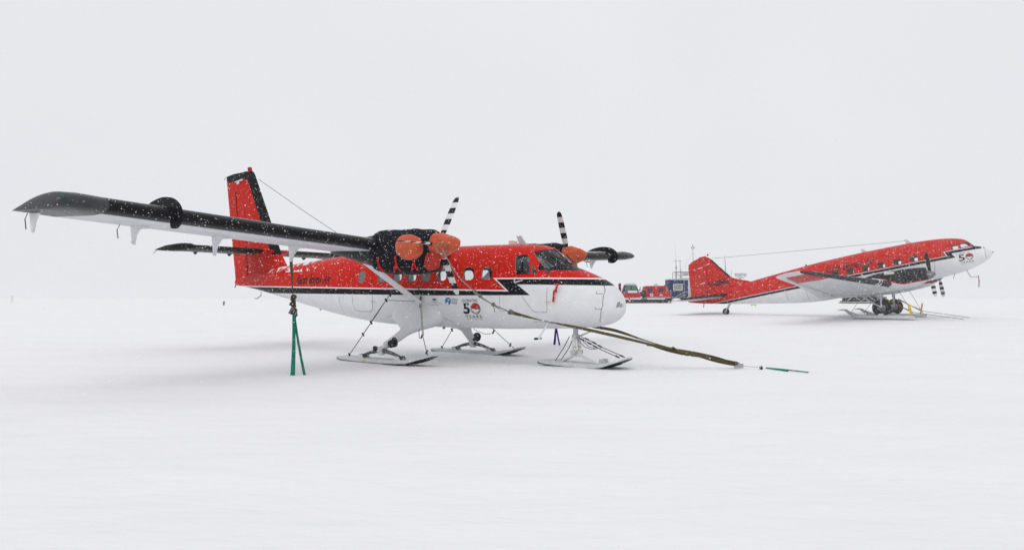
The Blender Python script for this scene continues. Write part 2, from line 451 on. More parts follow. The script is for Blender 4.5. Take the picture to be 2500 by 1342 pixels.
W_S = [(8.25, 2.21, 0.24, 0.34), (7.45, 2.205, 0.32, 0.31), (6.88, 2.205, 0.32, 0.31), (6.35, 2.205, 0.32, 0.31), (5.85, 2.205, 0.32, 0.31),
       (5.31, 2.21, 0.32, 0.31), (4.43, 2.215, 0.33, 0.31), (3.86, 2.215, 0.33, 0.31)]
cut = MB(); cw = MB()
W_P = [(s, 2.215, 0.34, 0.32) for s in (3.86, 4.43, 5.20, 5.77, 6.66, 7.70, 8.25)]
for sd in (1, -1):
    for (s, z, w, h) in (W_S if sd > 0 else W_P):
        pl = rrect(s, z, w, h, 0.10 if w > 0.3 else 0.09)
        cut.prism(pl, 0.45 * sd, 1.3 * sd, 2, PT); cw.prism(pl, 0.45 * sd, 1.3 * sd, 0, PT)
    for poly in ([(3.10, 2.63), (2.80, 2.65), (2.70, 2.55), (2.60, 2.175), (2.99, 2.175)], [(2.61, 2.44), (2.40, 2.18), (2.55, 2.18)]):
        cut.prism(poly, 0.3 * sd, 1.3 * sd, 2, PT); cw.prism(poly, 0.3 * sd, 1.3 * sd, 1, PT)
    poly = [(2.68, 2.71), (2.245, 2.285), (1.93, 2.435), (2.40, 2.80)]
    cut.prism(poly, 0.03 * sd, 1.3 * sd, 2, PT); cw.prism(poly, 0.03 * sd, 1.3 * sd, 1, PT)

SNOWW = (0.8, 0.8, 0.82)
def red1(s, y, z, n, dz=0.0, dd=0.0):
    T2 = 2.065 + 0.010 * s - dz; T = 1.743 + 0.0192 * s - dz
    return (z > T2) | ((z > T) & (s > (3.28 - dd + 1.276 * (z - 1.81))))
def white1(s, y, z, n):
    Bt = 1.68 + ((s - 5.3).mx(0.0)) * 0.012; B2 = 1.88 + 0.019 * s
    return (z < Bt) | ((z < B2) & (s < (2.585 + 1.4 * (z - 1.68))))
def glare1(s, y, z, n): return (z > 2.262) & (s < 2.42) & (z < (2.44 + 3.0 * (2.06 - s).mx(0.0) + 0.0 * z))
def dust1(s, y, z, n):
    return ((n + 0.10 * (s.smooth(10.2, 12.0))) > 0.62) & (z > 2.42) & (s > 9.6) & (s < 13.2)
M_hull = mat('fuselage_paint', BLACK, 0.34, var=0.10, nscale=3.2, bump=0.06, bscale=2.2, x0=6.43,
             layers=[(lambda s, y, z, n: red1(s, y, z, n, 0.034, 0.05), LINE), (red1, RED), (white1, WHITE),
                     (glare1, BLACK), (dust1, SNOWW)])
hm = MB(); H1.shell(hm, STA1, 72, 0.0, 0, False); H1.shell(hm, [0.62] + STA1[7:-1] + [15.2], 72, 0.045, 1, True)
hull_me = bool_mesh(raw_mesh(hm, [M_hull, M_inner, M_frame]), raw_mesh(cut, [M_hull, M_inner, M_frame], True), 'DIFFERENCE')
fus = link('fuselage', hull_me, plane, 32); tag(fus, 'red, black and white painted fuselage')
gm = MB(); H1.shell(gm, STA1[3:-1], 72, 0.014, 0, False); H1.shell(gm, STA1[4:-2], 72, 0.022, 0, True)
pane_me = bool_mesh(raw_mesh(gm, [G_clear]), raw_mesh(cw, [G_clear], True), 'INTERSECT')
for vs, fs in islands(pane_me):
    smin = 6.43 - max(v.x for v in vs)
    big = smin < 3.2
    nm = 'cabin_window' if not big else ('windscreen_pane' if smin < 2.1 else 'cockpit_window')
    MB().add(vs, fs).build(nm, G_dark if big else (M_frost if smin > 8.0 and vs[0].y < 0 else G_clear), fus, 30)
# cockpit furniture seen through the glass
M_seat = mat('seat_cloth', (0.06, 0.06, 0.065), 0.8)
for sd in (1, -1):
    ck = MB(); ck.box(PT(3.05, 0.38 * sd, 1.95), (0.16, 0.5, 0.95)); ck.box(PT(2.85, 0.38 * sd, 1.6), (0.5, 0.5, 0.16)); ck.box(PT(3.07, 0.38 * sd, 2.50), (0.12, 0.26, 0.22)); ck.build('seat', M_seat, plane, bevel=0.03)
MB().box(PT(2.32, 0.0, 2.18), (0.34, 1.4, 0.30)).build('instrument_panel', M_seat, plane, bevel=0.03)

for sd in (1, -1):
    MB().tube([PT(1.96, 0.10 * sd, 2.44), PT(2.02, 0.20 * sd, 2.475), PT(2.30, 0.34 * sd, 2.655)], 0.016, 6).build('wiper', M_cable, fus)
MB().tube([PT(1.93, 0, 2.42), PT(2.05, 0, 2.455), PT(2.25, 0, 2.635), PT(2.46, 0, 2.80)], 0.022, 6).build('centre_post', M_cable, fus)
# seams, doors, hatches
sm = (fus, M_seam); sr = (fus, M_seam_red)
door = [(8.63, 1.95), (8.63, 2.20), (8.58, 2.38), (8.45, 2.50), (8.20, 2.53), (7.98, 2.46), (7.86, 2.30), (7.82, 2.0)]
seam(sr, H1, PT, door); seam(sm, H1, PT, [(8.63, 1.70), (8.62, 1.36), (8.55, 1.27), (8.40, 1.24), (7.93, 1.24), (7.83, 1.32), (7.80, 1.70)])
seam(sr, H1, PT, [(9.2, 2.75), (9.2, 1.98)]); seam(sm, H1, PT, [(9.2, 1.66), (9.2, 1.15)])
for s in (6.1, 4.85, 3.5): seam(sr, H1, PT, [(s, 2.8), (s, 1.86)], 0.008)
seam(sm, H1, PT, [(3.45, 1.66), (3.45, 1.30), (3.05, 1.30)], 0.008)
seam(sm, H1, PT, [(2.80, 1.66), (2.55, 1.34), (2.46, 1.28), (2.16, 1.28), (2.13, 1.34), (2.13, 1.86)], 0.010)
seam(sm, H1, PT, [(0.93, 1.90), (0.86, 1.78), (0.85, 1.45), (0.92, 1.20), (1.0, 1.06)], 0.012)
seam(sm, H1, PT, [(0.88, 1.71), (1.0, 1.71), (1.0, 1.76)], 0.012); seam(sm, H1, PT, [(0.88, 1.36), (1.0, 1.36), (1.0, 1.41)], 0.012)
seam(sm, H1, PT, [(7.0, 1.15), (7.02, 1.0)], 0.01); seam(sm, H1, PT, [(2.6, 1.05), (2.2, 1.06), (2.1, 0.98)], 0.01)
seam(sm, H1, PT, [(12.9, 2.0 - 0.35), (13.0, 1.75), (12.2, 1.62)], 0.008)
seam(sm, H1, PT, [(7.35, 1.10), (6.9, 1.16), (6.5, 1.32), (6.2, 1.5)], 0.010)
seam(sm, H1, PT, [(5.72, 1.42), (5.35, 1.12), (5.05, 0.98)], 0.010)
hd = MB()
hd.tube([PT(7.86, 0.90, 1.52), PT(7.74, 0.905, 1.53), PT(7.68, 0.905, 1.49)], 0.012, 6)
hd.build('door_handle', M_lgrey, fus)
MB().tube([PT(2.16, 0.845, 1.52), PT(2.02, 0.845, 1.52)], 0.012, 6).build('door_handle', M_lgrey, fus); MB().box(PT(1.93, H1.y(1.93, 1.77), 1.77), (0.10, 0.02, 0.05)).build('placard', M_grey, fus)
# sloping air scoop / mirror below the cockpit window
hd = MB(); hd.tube([PT(3.0, 0.88, 2.06), PT(2.97, 0.93, 1.98), PT(2.72, 0.95, 2.03)], [0.018, 0.022, 0.012], 6); hd.build('mirror_arm', M_lgrey, fus)

# lettering and emblems on the starboard side
v, f = text_geo('Kenn Borek Air', shear=0.42, space=0.92, bold=0.022); decal('lettering', v, f, H1, PT, fus, mat('faded_lettering', (0.035, 0.02, 0.022), 0.5, var=0.4, nscale=20), 11.42, 2.03, width=1.84, height=0.29)
v, f = text_geo('CELEBRATING', space=1.15); decal('lettering', v, f, H1, PT, fus, M_text, 4.63, 1.515, width=0.50, height=0.075)
v, f = text_geo('5', bold=0.03); decal('lettering', v, f, H1, PT, fus, M_text, 4.60, 1.215, width=0.215, height=0.275)
v, f = text_geo('YEARS', space=1.45, bold=0.01); decal('lettering', v, f, H1, PT, fus, M_text, 4.56, 1.115, width=0.50, height=0.075)
v, f = text_geo('1970 - 2020', space=1.1); decal('lettering', v, f, H1, PT, fus, M_textred, 4.40, 1.065, width=0.17, height=0.028)
def disc(cx, cy, rx, ry, a0=0, a1=360, n=28, r0=0.0):
    vs = []; fs = []
    for k in range(n + 1):
        a = R(a0 + (a1 - a0) * k / n); vs += [(cx + rx * math.cos(a), cy + ry * math.sin(a)), (cx + rx * r0 * math.cos(a), cy + ry * r0 * math.sin(a))]
    for k in range(n): fs.append((2 * k, 2 * k + 2, 2 * k + 3, 2 * k + 1))
    return vs, fs
def raw_decal(name, v, f, hull, P, parent, m, off):
    return MB().add([P(a, hull.y(a, b) + off, b) for a, b in v], f).build(name, m, parent, 0, fixn=False)
def fifty_zero(hull, P, parent, cs, cz, rx, ry):
    v, f = disc(cs, cz, rx, ry); raw_decal('emblem_rim', v, f, hull, P, parent, M_text, 0.004)
    v, f = disc(cs, cz, rx * 0.86, ry * 0.90); raw_decal('emblem_field', v, f, hull, P, parent, M_white, 0.006)
    v, f = disc(cs, cz + ry * 0.05, rx * 0.88, ry * 0.88, 0, 180); raw_decal('emblem_top', v, f, hull, P, parent, M_textred, 0.008)
    b = [(cs + rx * 0.9, cz + ry * 0.09), (cs + rx * 0.9, cz - ry * 0.02), (cs - rx * 0.1, cz - ry * 0.02), (cs - rx * 0.1, cz + ry * 0.09)]
    c = [(cs + rx * 0.1, cz + ry * 0.0), (cs + rx * 0.1, cz - ry * 0.12), (cs - rx * 0.9, cz - ry * 0.12), (cs - rx * 0.9, cz + ry * 0.0)]
    raw_decal('emblem_band', b + c, [(0, 1, 2, 3), (4, 5, 6, 7)], hull, P, parent, M_text, 0.010)
    v, f = disc(cs, cz - ry * 0.35, rx * 0.7, ry * 0.42, 190, 350, 14, 0.82); raw_decal('emblem_arc', v, f, hull, P, parent, M_text, 0.010)
fifty_zero(H1, PT, fus, 4.205, 1.352, 0.155, 0.14)
for a0, a1 in ((4.56, 4.44), (4.17, 4.05)):
    raw_decal('emblem_wing', [(a0, 1.088), (a1, 1.078), (a1, 1.070), (a0, 1.080)], [(0, 1, 2, 3)], H1, PT, fus, M_text, 0.004)
v, f = disc(5.075, 1.535, 0.098, 0.092); raw_decal('emblem_disc', v, f, H1, PT, fus, M_blue, 0.004)
v, f = disc(5.06, 1.562, 0.038, 0.026, 20, 330, 14, 0.35); raw_decal('emblem_mark', v, f, H1, PT, fus, M_white, 0.007)
v, f = disc(5.095, 1.482, 0.036, 0.03); raw_decal('emblem_mark', v, f, H1, PT, fus, M_white, 0.007)
for k, w in enumerate(('AUSTRALIAN', 'ANTARCTIC', 'PROGRAM')):
    v, f = text_geo(w, bold=0.01); decal('lettering', v, f, H1, PT, fus, mat('emblem_text', (0.06, 0.10, 0.2), 0.5), 4.955, 1.562 - 0.048 * k, width=(0.20, 0.18, 0.17)[k], height=0.036)
for k, (w, wd, hh, s0, z0) in enumerate((('Australian Government', 0.26, 0.026, 5.66, 1.502), ('Department of the Environment and Energy', 0.52, 0.024, 5.79, 1.455), ('Australian Antarctic Division', 0.30, 0.022, 5.68, 1.420))):
    v, f = text_geo(w); decal('lettering', v, f, H1, PT, fus, M_text, s0, z0, width=wd, height=hh)
v, f = disc(5.535, 1.575, 0.035, 0.03, 0, 360, 10, 0.4); raw_decal('crest', v, f, H1, PT, fus, M_text, 0.004)
for sg in (1, -1):
    raw_decal('crest', [(5.535 + sg * 0.04, 1.54), (5.535 + sg * 0.065, 1.57), (5.535 + sg * 0.05, 1.605), (5.535 + sg * 0.032, 1.57)], [(0, 1, 2, 3)], H1, PT, fus, M_text, 0.004)
# name painted round the nose: laid along the arc of the hull at that height
v, f = text_geo('Bor', shear=0.3, space=1.1, bold=0.0); v = v * (0.115 / v[:, 1].max())
arc = [(0.0, 0.86)]; ss = 0.86
while ss > 0.566:
    s2 = ss - 0.004; a, b = PT(ss, H1.y(ss, 1.47), 0), PT(s2, H1.y(s2, 1.47), 0); arc.append((arc[-1][0] + math.hypot(a[0] - b[0], a[1] - b[1]), s2)); ss = s2
pts = []
for a, b in v:
    s = float(np.interp(0.33 + a, [q[0] for q in arc], [q[1] for q in arc])); z = 1.405 + b; pts.append(PT(s - 0.006, H1.y(s, z) + 0.006, z))
MB().add(pts, f).build('lettering', M_text, fus, 0, fixn=False)

# roof aerials, drain, whip
an = MB(); an.prism([(3.76, 2.93), (3.745, 3.045), (3.605, 3.045), (3.59, 2.93)], -0.07, 0.07, 0, PT); an.build('roof_beacon_base', M_cream, plane, bevel=0.01)
an = MB(); an.prism([(3.46, 2.92), (3.56, 3.17), (3.43, 3.17), (3.24, 2.92)], -0.018, 0.018, 0, PT); an.build('blade_aerial', M_lgrey, plane)
an = MB(); an.tube([PT(9.05, 0, 2.88), PT(9.12, 0, 3.02)], 0.012, 6); an.tube([PT(9.12, 0, 3.02), PT(11.6, 0, 4.26), PT(14.07, 0, 5.55)], 0.008, 5); an.build('wire_aerial', M_cable, plane)
an = MB(); an.tube([PT(10.35, 0.1, 2.80), PT(10.1, 0.1, 3.02), PT(9.9, 0.1, 3.08)], 0.010, 5); an.build('whip_aerial', M_lgrey, plane)
an = MB(); an.tube([PT(13.95, 0.0, 1.83), PT(13.95, 0.0, 1.70), PT(14.15, 0.0, 1.60), PT(14.3, 0, 1.60)], 0.014, 6); an.build('tail_tie_ring', M_grey, plane)
for s in (6.0, 11.0): MB().prism([(s, 1.42 if s > 9 else 0.86), (s + .02, 1.24 if s > 9 else 0.78), (s - .05, 1.25 if s > 9 else .78), (s - .1, 1.42 if s > 9 else .86)], -0.01, 0.01, 0, PT).build('belly_aerial', M_grey, plane)

# ---- wings
def wing_z(y): return 2.69 + 0.047 * abs(y)
def wing_sec(y, s0=5.15, ch=1.98, zz=None, kt=1.0, m=1):
    z0 = wing_z(y) if zz is None else zz
    return [PT(s0 + x * ch, m * y, z0 + t * kt * ch - 0.06 * x * ch / 1.98) for x, t in AF16]
def boot1(s, y, z, n): return (s < 5.43)
M_wing = mat('wing_paint', (0.70, 0.71, 0.73), 0.38, var=0.16, nscale=3.0, bump=0.05, bscale=4, x0=6.43, stretch=(2.2, 0.5, 1),
             layers=[(boot1, (0.006, 0.006, 0.007)), (lambda s, y, z, n: (s < 5.46) & (s > 5.43), (0.25, 0.25, 0.26))])
M_tip = mat('wing_tip_paint', (0.062, 0.065, 0.07), 0.33, var=0.35, nscale=3)
M_inb = mat('wing_inner_boot', (0.02, 0.02, 0.022), 0.3, var=0.3)
for m in (1, -1):
    w = MB(); w.rings([wing_sec(y, m=m) for y in (0.0, 0.9, 2.0, 3.4, 5.0, 6.5, 8.0, 9.3)])
    wo = w.build('wing', M_wing, plane, 40)
    t = MB(); rows = []
    for (q, c, kt, dz) in ((0, 1, 1, 0), (0.3, 1, 1.0, 0.015), (0.55, 0.995, 1.0, 0.028), (0.75, 0.975, 0.97, 0.035), (0.88, 0.955, 0.95, 0.04), (0.96, 0.925, 0.86, 0.04), (1.0, 0.885, 0.66, 0.035), (1.015, 0.83, 0.30, 0.028)):
        ch = 1.98 * c; rows.append(wing_sec(9.3 + 0.68 * q, 7.13 - ch - 0.02 * (1 - c), ch, wing_z(9.3) + dz, kt, m=m))
    t.rings(rows); t.build('wing_tip', M_tip, wo, 60)
    nl = MB(); nl.tube([PT(5.50, m * 9.93, 3.22), PT(5.36, m * 9.93, 3.21), PT(5.28, m * 9.93, 3.20)], [0.03, 0.04, 0.01], 10)
    nl.build('navigation_light', mat('green_lens' if m > 0 else 'red_lens', (0.0, 0.09, 0.05) if m > 0 else (0.3, 0.01, 0.01), 0.15, var=0.1), wo)
    # stall fence wrapping the leading edge
    y = 8.12; z0 = wing_z(y); fe = []
    for k in range(20):
        a = R(165 - 330 * k / 19 + 0); 
        q = k / 19
    outer = [(6.25, z0 + 0.20), (5.95, z0 + 0.31), (5.62, z0 + 0.355), (5.36, z0 + 0.33), (5.14, z0 + 0.24), (5.01, z0 + 0.10), (4.98, z0 - 0.05), (5.05, z0 - 0.17), (5.20, z0 - 0.235), (5.36, z0 - 0.215), (5.38, z0 - 0.14)]
    inner = [(5.38, z0 - 0.09), (5.25, z0 - 0.07), (5.17, z0 + 0.0), (5.25, z0 + 0.08), (5.5, z0 + 0.16), (5.9, z0 + 0.18)]
    n = len(outer); inn = [inner[0]] + [inner[0], inner[1], inner[1], inner[2], inner[2], inner[3], inner[3], inner[4], inner[4], inner[5]]; inn = inn[::-1]
    outer = [tuple(p_)[:2] for p_ in smooth_path([(a, b, 0) for a, b in outer], 40)]; inn = [tuple(p_)[:2] for p_ in smooth_path([(a + 1e-4 * i, b, 0) for i, (a, b) in enumerate(inn)], 40)]; n = 41
    fm = MB(); fv = []
    for (a, b) in zip(outer, inn): fv += [PT(a[0], m * (y - 0.008), a[1]), PT(b[0], m * (y - 0.008), b[1]), PT(a[0], m * (y + 0.008), a[1]), PT(b[0], m * (y + 0.008), b[1])]
    ff = []
    for k in range(n - 1):
        i = 4 * k; ff += [(i, i + 4, i + 5, i + 1), (i + 2, i + 3, i + 7, i + 6), (i, i + 2, i + 6, i + 4)]
    fm.add(fv, ff); fm.build('stall_fence', M_black, wo, 0, fixn=False)
    # flap and aileron hinge brackets
    for (y, L, hgt) in ((9.72, 0.30, 0.34), (7.95, 0.42, 0.37), (6.22, 0.44, 0.42), (4.25, 0.40, 0.38)):
        zb = wing_z(y) - 0.06
        br = MB(); br.prism([(6.78 - L * 0.2, zb - 0.02), (7.05, zb + 0.0), (7.02, zb - hgt * 0.55), (6.99, zb - hgt), (6.94, zb - hgt), (6.86, zb - hgt * 0.45)], m * (y - 0.02), m * (y + 0.02), 0, PT)
        if y < 8:
            br.tube([PT(6.62, m * (y + 0.03), zb - 0.05), PT(6.97, m * (y + 0.05), zb - hgt * 0.9)], 0.014, 6)
            br.box(PT(6.72, m * y, zb - 0.045), (0.42, 0.10, 0.07))
        br.build('flap_bracket', M_white, wo)
    for y, dz in ((9.75, 0.26), (8.15, 0.24)): MB().tube([PT(7.10, m * y, wing_z(y) - 0.07), PT(7.2, m * y, wing_z(y) - 0.16), PT(7.16, m * y, wing_z(y) - dz - 0.08)], 0.009, 5).build('static_wick', M_cable, wo)
    for k, sx in enumerate((6.05, 6.55, 6.86)):
        x = (sx - 5.15) / 1.98; lo = [(a, b) for a, b in AF16[15:]]
        tz = float(np.interp(x, [a for a, b in lo], [b for a, b in lo]))
        for (ya, yb) in ((3.5, 9.3),):
            v = []; f = []; b0 = 0
            for yy in (ya, yb):
                for dx in (-0.006, 0.006): v.append(PT(sx + dx, m * yy, wing_z(yy) + tz * 1.98 - 0.06 * x - 0.004))
            f.append((b0, b0 + 1, b0 + 3, b0 + 2)); MB().add(v, f).build('panel_seam', M_seam, wo, 0, fixn=False)
    for yy in (4.6, 5.7, 6.8, 7.6, 8.6):
        v = []; f = []; b0 = 0
        for sx in (5.5, 6.05, 6.55):
            x = (sx - 5.15) / 1.98; tz = float(np.interp(x, [a for a, b in lo], [b for a, b in lo]))
            for dy in (-0.006, 0.006): v.append(PT(sx, m * (yy + dy), wing_z(yy) + tz * 1.98 - 0.06 * x - 0.005))
        f += [(b0, b0 + 1, b0 + 3, b0 + 2), (b0 + 2, b0 + 3, b0 + 5, b0 + 4)]; MB().add(v, f).build('panel_seam', M_seam, wo, 0, fixn=False)
    # bracing strut
    st = MB(); a, b = VT(6.02, m * 0.80, 1.42), VT(6.28, m * 3.05, 2.74); d = (b - a).normalized(); ax = Vector((1, 0, 0)); ax = (ax - d * ax.dot(d)).normalized(); tx = d.cross(ax)
    rg = []
    for p, w_ in ((a - d * 0.12, 0.13), (a, 0.135), (a + (b - a) * 0.5, 0.14), (b, 0.13)):
        rg.append([p + ax * w_ * math.cos(2 * math.pi * k / 14) + tx * 0.042 * math.sin(2 * math.pi * k / 14) for k in range(14)])
    st.rings(rg); st.build('wing_strut', M_white, plane)
    # nacelle
    YN, ZN = 2.76, 2.72
    nc = MB(); rows = []
    for (s, w_, zt, zb) in ((4.3, 0.34, 3.05, 2.32), (5.1, 0.39, 3.10, 2.30), (5.6, 0.40, 3.11, 2.33), (6.1, 0.38, 3.06, 2.45), (6.6, 0.31, 2.98, 2.58), (7.05, 0.18, 2.88, 2.68), (7.3, 0.03, 2.80, 2.74)):
        rows.append([PT(s, m * (YN + w_ * math.copysign(abs(math.cos(q)) ** 0.8, math.cos(q))), (zt + zb) / 2 + (zt - zb) / 2 * math.copysign(abs(math.sin(q)) ** 0.8, math.sin(q))) for q in [2 * math.pi * k / 24 for k in range(24)]])
    nc.rings(rows); nc.build('engine_nacelle', mat('nacelle_paint', (0.03, 0.031, 0.034), 0.33, var=0.3, nscale=5), plane, 40)
    # propeller: three blades parked
    hub = VT(3.74, m * 2.76, 2.81)
    pr = MB(); pr.tube([hub + Vector((-0.10, 0, 0)), hub + Vector((0.02, 0, 0)), hub + Vector((0.15, 0, 0)), hub + Vector((0.30, 0, 0))], [0.17, 0.18, 0.15, 0.04], 16)
    po = pr.build('propeller', M_grey, plane, 40)
    for ang in ((180, 60, -60) if m > 0 else (113, -7, -127)):
        # angle measured from port horizontal, counter-clockwise seen from the front
        dr = Vector((0, math.cos(R(ang)), math.sin(R(ang))))
        tan = Vector((0, -math.sin(R(ang)), math.cos(R(ang)))); fw = Vector((1, 0, 0))
        rows = []
        prof = [(0.12, 0.045, 0.045), (0.24, 0.05, 0.045), (0.36, 0.085, 0.03), (0.55, 0.098, 0.02), (0.85, 0.098, 0.013), (1.1, 0.092, 0.009), (1.22, 0.078, 0.007), (1.275, 0.052, 0.005), (1.295, 0.022, 0.003)]
        for (r_, cw_, th_) in prof:
            tw = R(90)                      # feathered: chord nearly along the thrust line
            cdir = fw * math.sin(tw) + tan * math.cos(tw); ndir = dr.cross(cdir)
            rows.append([hub + dr * r_ + cdir * cw_ * math.cos(2 * math.pi * k / 12) + ndir * th_ * math.sin(2 * math.pi * k / 12) for k in range(12)])
        bm_ = MB(); bm_.rings(rows)
        # banded paint by distance from the hub
        def band(s, y, z, n, hub=hub, w0=(ang == 60 or ang == 180 or ang == 113)):
            yy = y - hub.y; zz = z - hub.z
            r2 = (yy * yy + zz * zz)._m('SQRT', yy * yy + zz * zz)
            k = ((1.295 - r2) * (1 / 0.155))._m('FLOOR', (1.295 - r2) * (1 / 0.155))
            md = k._m('MODULO', k, 2.0)
            return (md > 0.5) if w0 else (md < 0.5)
        nm = 'blade_paint_%d_%d' % (m, ang)
        bm_.build('blade', mat(nm, (0.014, 0.014, 0.015), 0.4, var=0.15, nscale=10, layers=[(band, (0.74, 0.74, 0.74))], x0=6.43), po, 40)

# ---- tail
def fin_sec(z, s0, ch, th): return [PT(s0 + x * ch, t * ch * th / 0.10, z) for x, t in AF10]
def finle(z): return float(np.interp(z, [2.3, 2.70, 3.05, 4.11, 5.70, 5.85, 5.93], [12.35, 12.62, 12.88, 13.42, 14.25, 14.36, 14.55]))
def finte(z): return 15.33 + (z - 2.12) * 0.148
fl = MB(); rows = []
for z in (2.15, 2.4, 2.7, 3.05, 3.6, 4.11, 4.8, 5.4, 5.70, 5.80, 5.87):
    hz = 14.54 + (z - 2.12) * 0.070; s0 = finle(z); full = finte(z) - s0
    sec = []
    for x, t in AF10:
        s = s0 + x * full
        if s > hz: s = hz
        sec.append(PT(s, t * full * 0.9 * (1 if s < hz else 1), z))
    rows.append(sec)
fl.rings(rows)
def finboot(s, y, z, n):
    le = 12.88 + (z - 3.05) * 0.515
    return ((z > 3.02) & (s < (le + 0.40))) 
def fincap(s, y, z, n): return (z > (5.60 + 0.0 * s))
M_fin = mat('fin_paint', RED, 0.36, var=0.16, nscale=3, x0=6.43, layers=[(fincap, BLACK), (finboot, BLACK)], bump=0.05, bscale=4)
fo = fl.build('tail_fin', M_fin, plane, 40)
rd = MB(); rows = []
for z, k in ((2.12, 1), (2.4, 1), (3.0, 1), (3.6, 1), (4.2, 1), (4.8, 1), (5.4, 1), (5.62, 1), (5.80, 0.99), (5.86, 0.6)):
    h0 = 14.56 + (z - 2.12) * 0.070; te = finte(z); wd = 0.085 - 0.012 * (z - 2.1); te = h0 + (te - h0) * k
    rows.append([PT(h0, 0, z), PT(h0 + 0.05, wd, z), PT(h0 + 0.3, wd * 0.75, z), PT(te, 0.008, z), PT(te, -0.008, z), PT(h0 + 0.3, -wd * 0.75, z), PT(h0 + 0.05, -wd, z)])
rd.rings(rows); ro = rd.build('rudder', mat('rudder_paint', RED, 0.36, var=0.16, nscale=3, x0=6.43, layers=[(lambda s, y, z, n: z > 5.585, BLACK)]), fo, 40)
mb = MB(); mb.tube([PT(15.25, 0.10, 5.56), PT(14.82, 0.10, 5.60)], [0.012, 0.03], 8); mb.box(PT(15.1, 0.08, 5.53), (0.12, 0.03, 0.09)); mb.build('mass_balance', M_white, fo)
MB().prism([(15.30, 2.10), (15.34, 2.10), (15.42, 1.98), (15.38, 1.97)], -0.006, 0.006, 0, PT).build('static_wick', M_cable, fo); MB().tube([PT(15.9, 0, 5.80), PT(16.02, 0, 5.70)], 0.007, 5).build('static_wick', M_cable, fo)
tb = MB(); tb.prism([(15.02, 3.15), (15.30, 3.15), (15.60, 5.3), (15.32, 5.3)], 0.052, 0.056, 0, PT); tb.build('trim_tab', mat('tab_paint', (0.52, 0.024, 0.010), 0.4, var=0.15), fo)
be = MB(); be.tube([PT(14.56, 0, 5.78), PT(14.56, 0, 5.90)], 0.06, 12); be.tube([PT(14.56, 0, 5.90), PT(14.56, 0, 5.97), PT(14.56, 0, 6.00)], [0.075, 0.075, 0.06], 14); be.build('beacon', mat('red_beacon_lens', (0.45, 0.01, 0.015), 0.2, var=0.1), fo)
M_stab = mat('tailplane_paint', (0.055, 0.057, 0.062), 0.42, var=0.3, nscale=5, x0=6.43, layers=[(lambda s, y, z, n: s < 13.42, BLACK), (lambda s, y, z, n: (y.ab() < 0.5), RED)])
for m in (1, -1):
    tp = MB(); tp.rings([[PT(13.12 + x * 1.55, m * y, 3.13 + t * 1.55 * 1.15 - 0.05 * x) for x, t in AF10] for y in (0.0, 1.0, 2.0, 2.95)])
    to = tp.build('tailplane', M_stab, plane, 40)
    hn = MB(); hn.rings([[PT(s0 + x * c, m * y, 3.14 + t * c * 1.3 - 0.07 * x) for x, t in AF10] for (y, s0, c) in ((2.95, 13.02, 1.66), (3.08, 12.98, 1.70), (3.18, 13.15, 1.54), (3.24, 13.6, 1.1))])
    hn.build('elevator_horn', M_black, to, 40)
    for yy in (0.9, 2.1): MB().prism([(14.2, 3.09), (14.5, 3.08), (14.42, 2.98), (14.35, 2.98)], m * (yy - 0.015), m * (yy + 0.015), 0, PT).build('elevator_hinge', M_cable, to)
    hb = MB(); hb.tube([PT(14.66, m * 3.2, 3.05), PT(14.78, m * 3.22, 2.98), PT(14.76, m * 3.22, 2.92)], 0.008, 5); hb.build('static_wick', M_cable, to)

# ---- skis and gear
M_ski = mat('ski_top_paint', (0.66, 0.67, 0.69), 0.45, var=0.2, nscale=6)
M_skib = mat('ski_sole_plastic', (0.03, 0.03, 0.033), 0.4, var=0.4, nscale=14, stretch=(0.3, 8, 1))
def ski(parent, prof, y, hw, th):
    """prof: (s, z of the sole); a bevelled plank with a dark sole"""
    k = MB(); rows = []
    for i, (s, z) in enumerate(prof):
        q = i / (len(prof) - 1); e = hw * (1 - 0.55 * max(0, q - 0.86) / 0.14) * (1 - 0.35 * max(0, 0.05 - q) / 0.05)
        t_ = th * (1 if 0.05 < q < 0.8 else 0.5)
        rows.append([PT(s, y - e, z), PT(s, y + e, z), PT(s, y + e, z + t_ * 0.5), PT(s, y + e * 0.86, z + t_), PT(s, y - e * 0.86, z + t_), PT(s, y - e, z + t_ * 0.5)])
    k.rings(rows); o = k.build('ski', M_ski, parent, 30)
    b = MB(); rows = []
    for i, (s, z) in enumerate(prof):
        q = i / (len(prof) - 1); e = hw * 1.01 * (1 - 0.55 * max(0, q - 0.86) / 0.14) * (1 - 0.35 * max(0, 0.05 - q) / 0.05)
        rows.append([PT(s, y - e, z - 0.014), PT(s, y + e, z - 0.014), PT(s, y + e, z - 0.002), PT(s, y - e, z - 0.002)])
    b.rings(rows); b.build('ski_sole', M_skib, o, 0)
    for dy in (-0.55, 0.0, 0.55): MB().tube([PT(s, y + hw * dy, z - 0.02) for s, z in prof[:-1]], 0.018, 6).build('ski_runner', M_skib, o)
    return o
CB = 0.0095
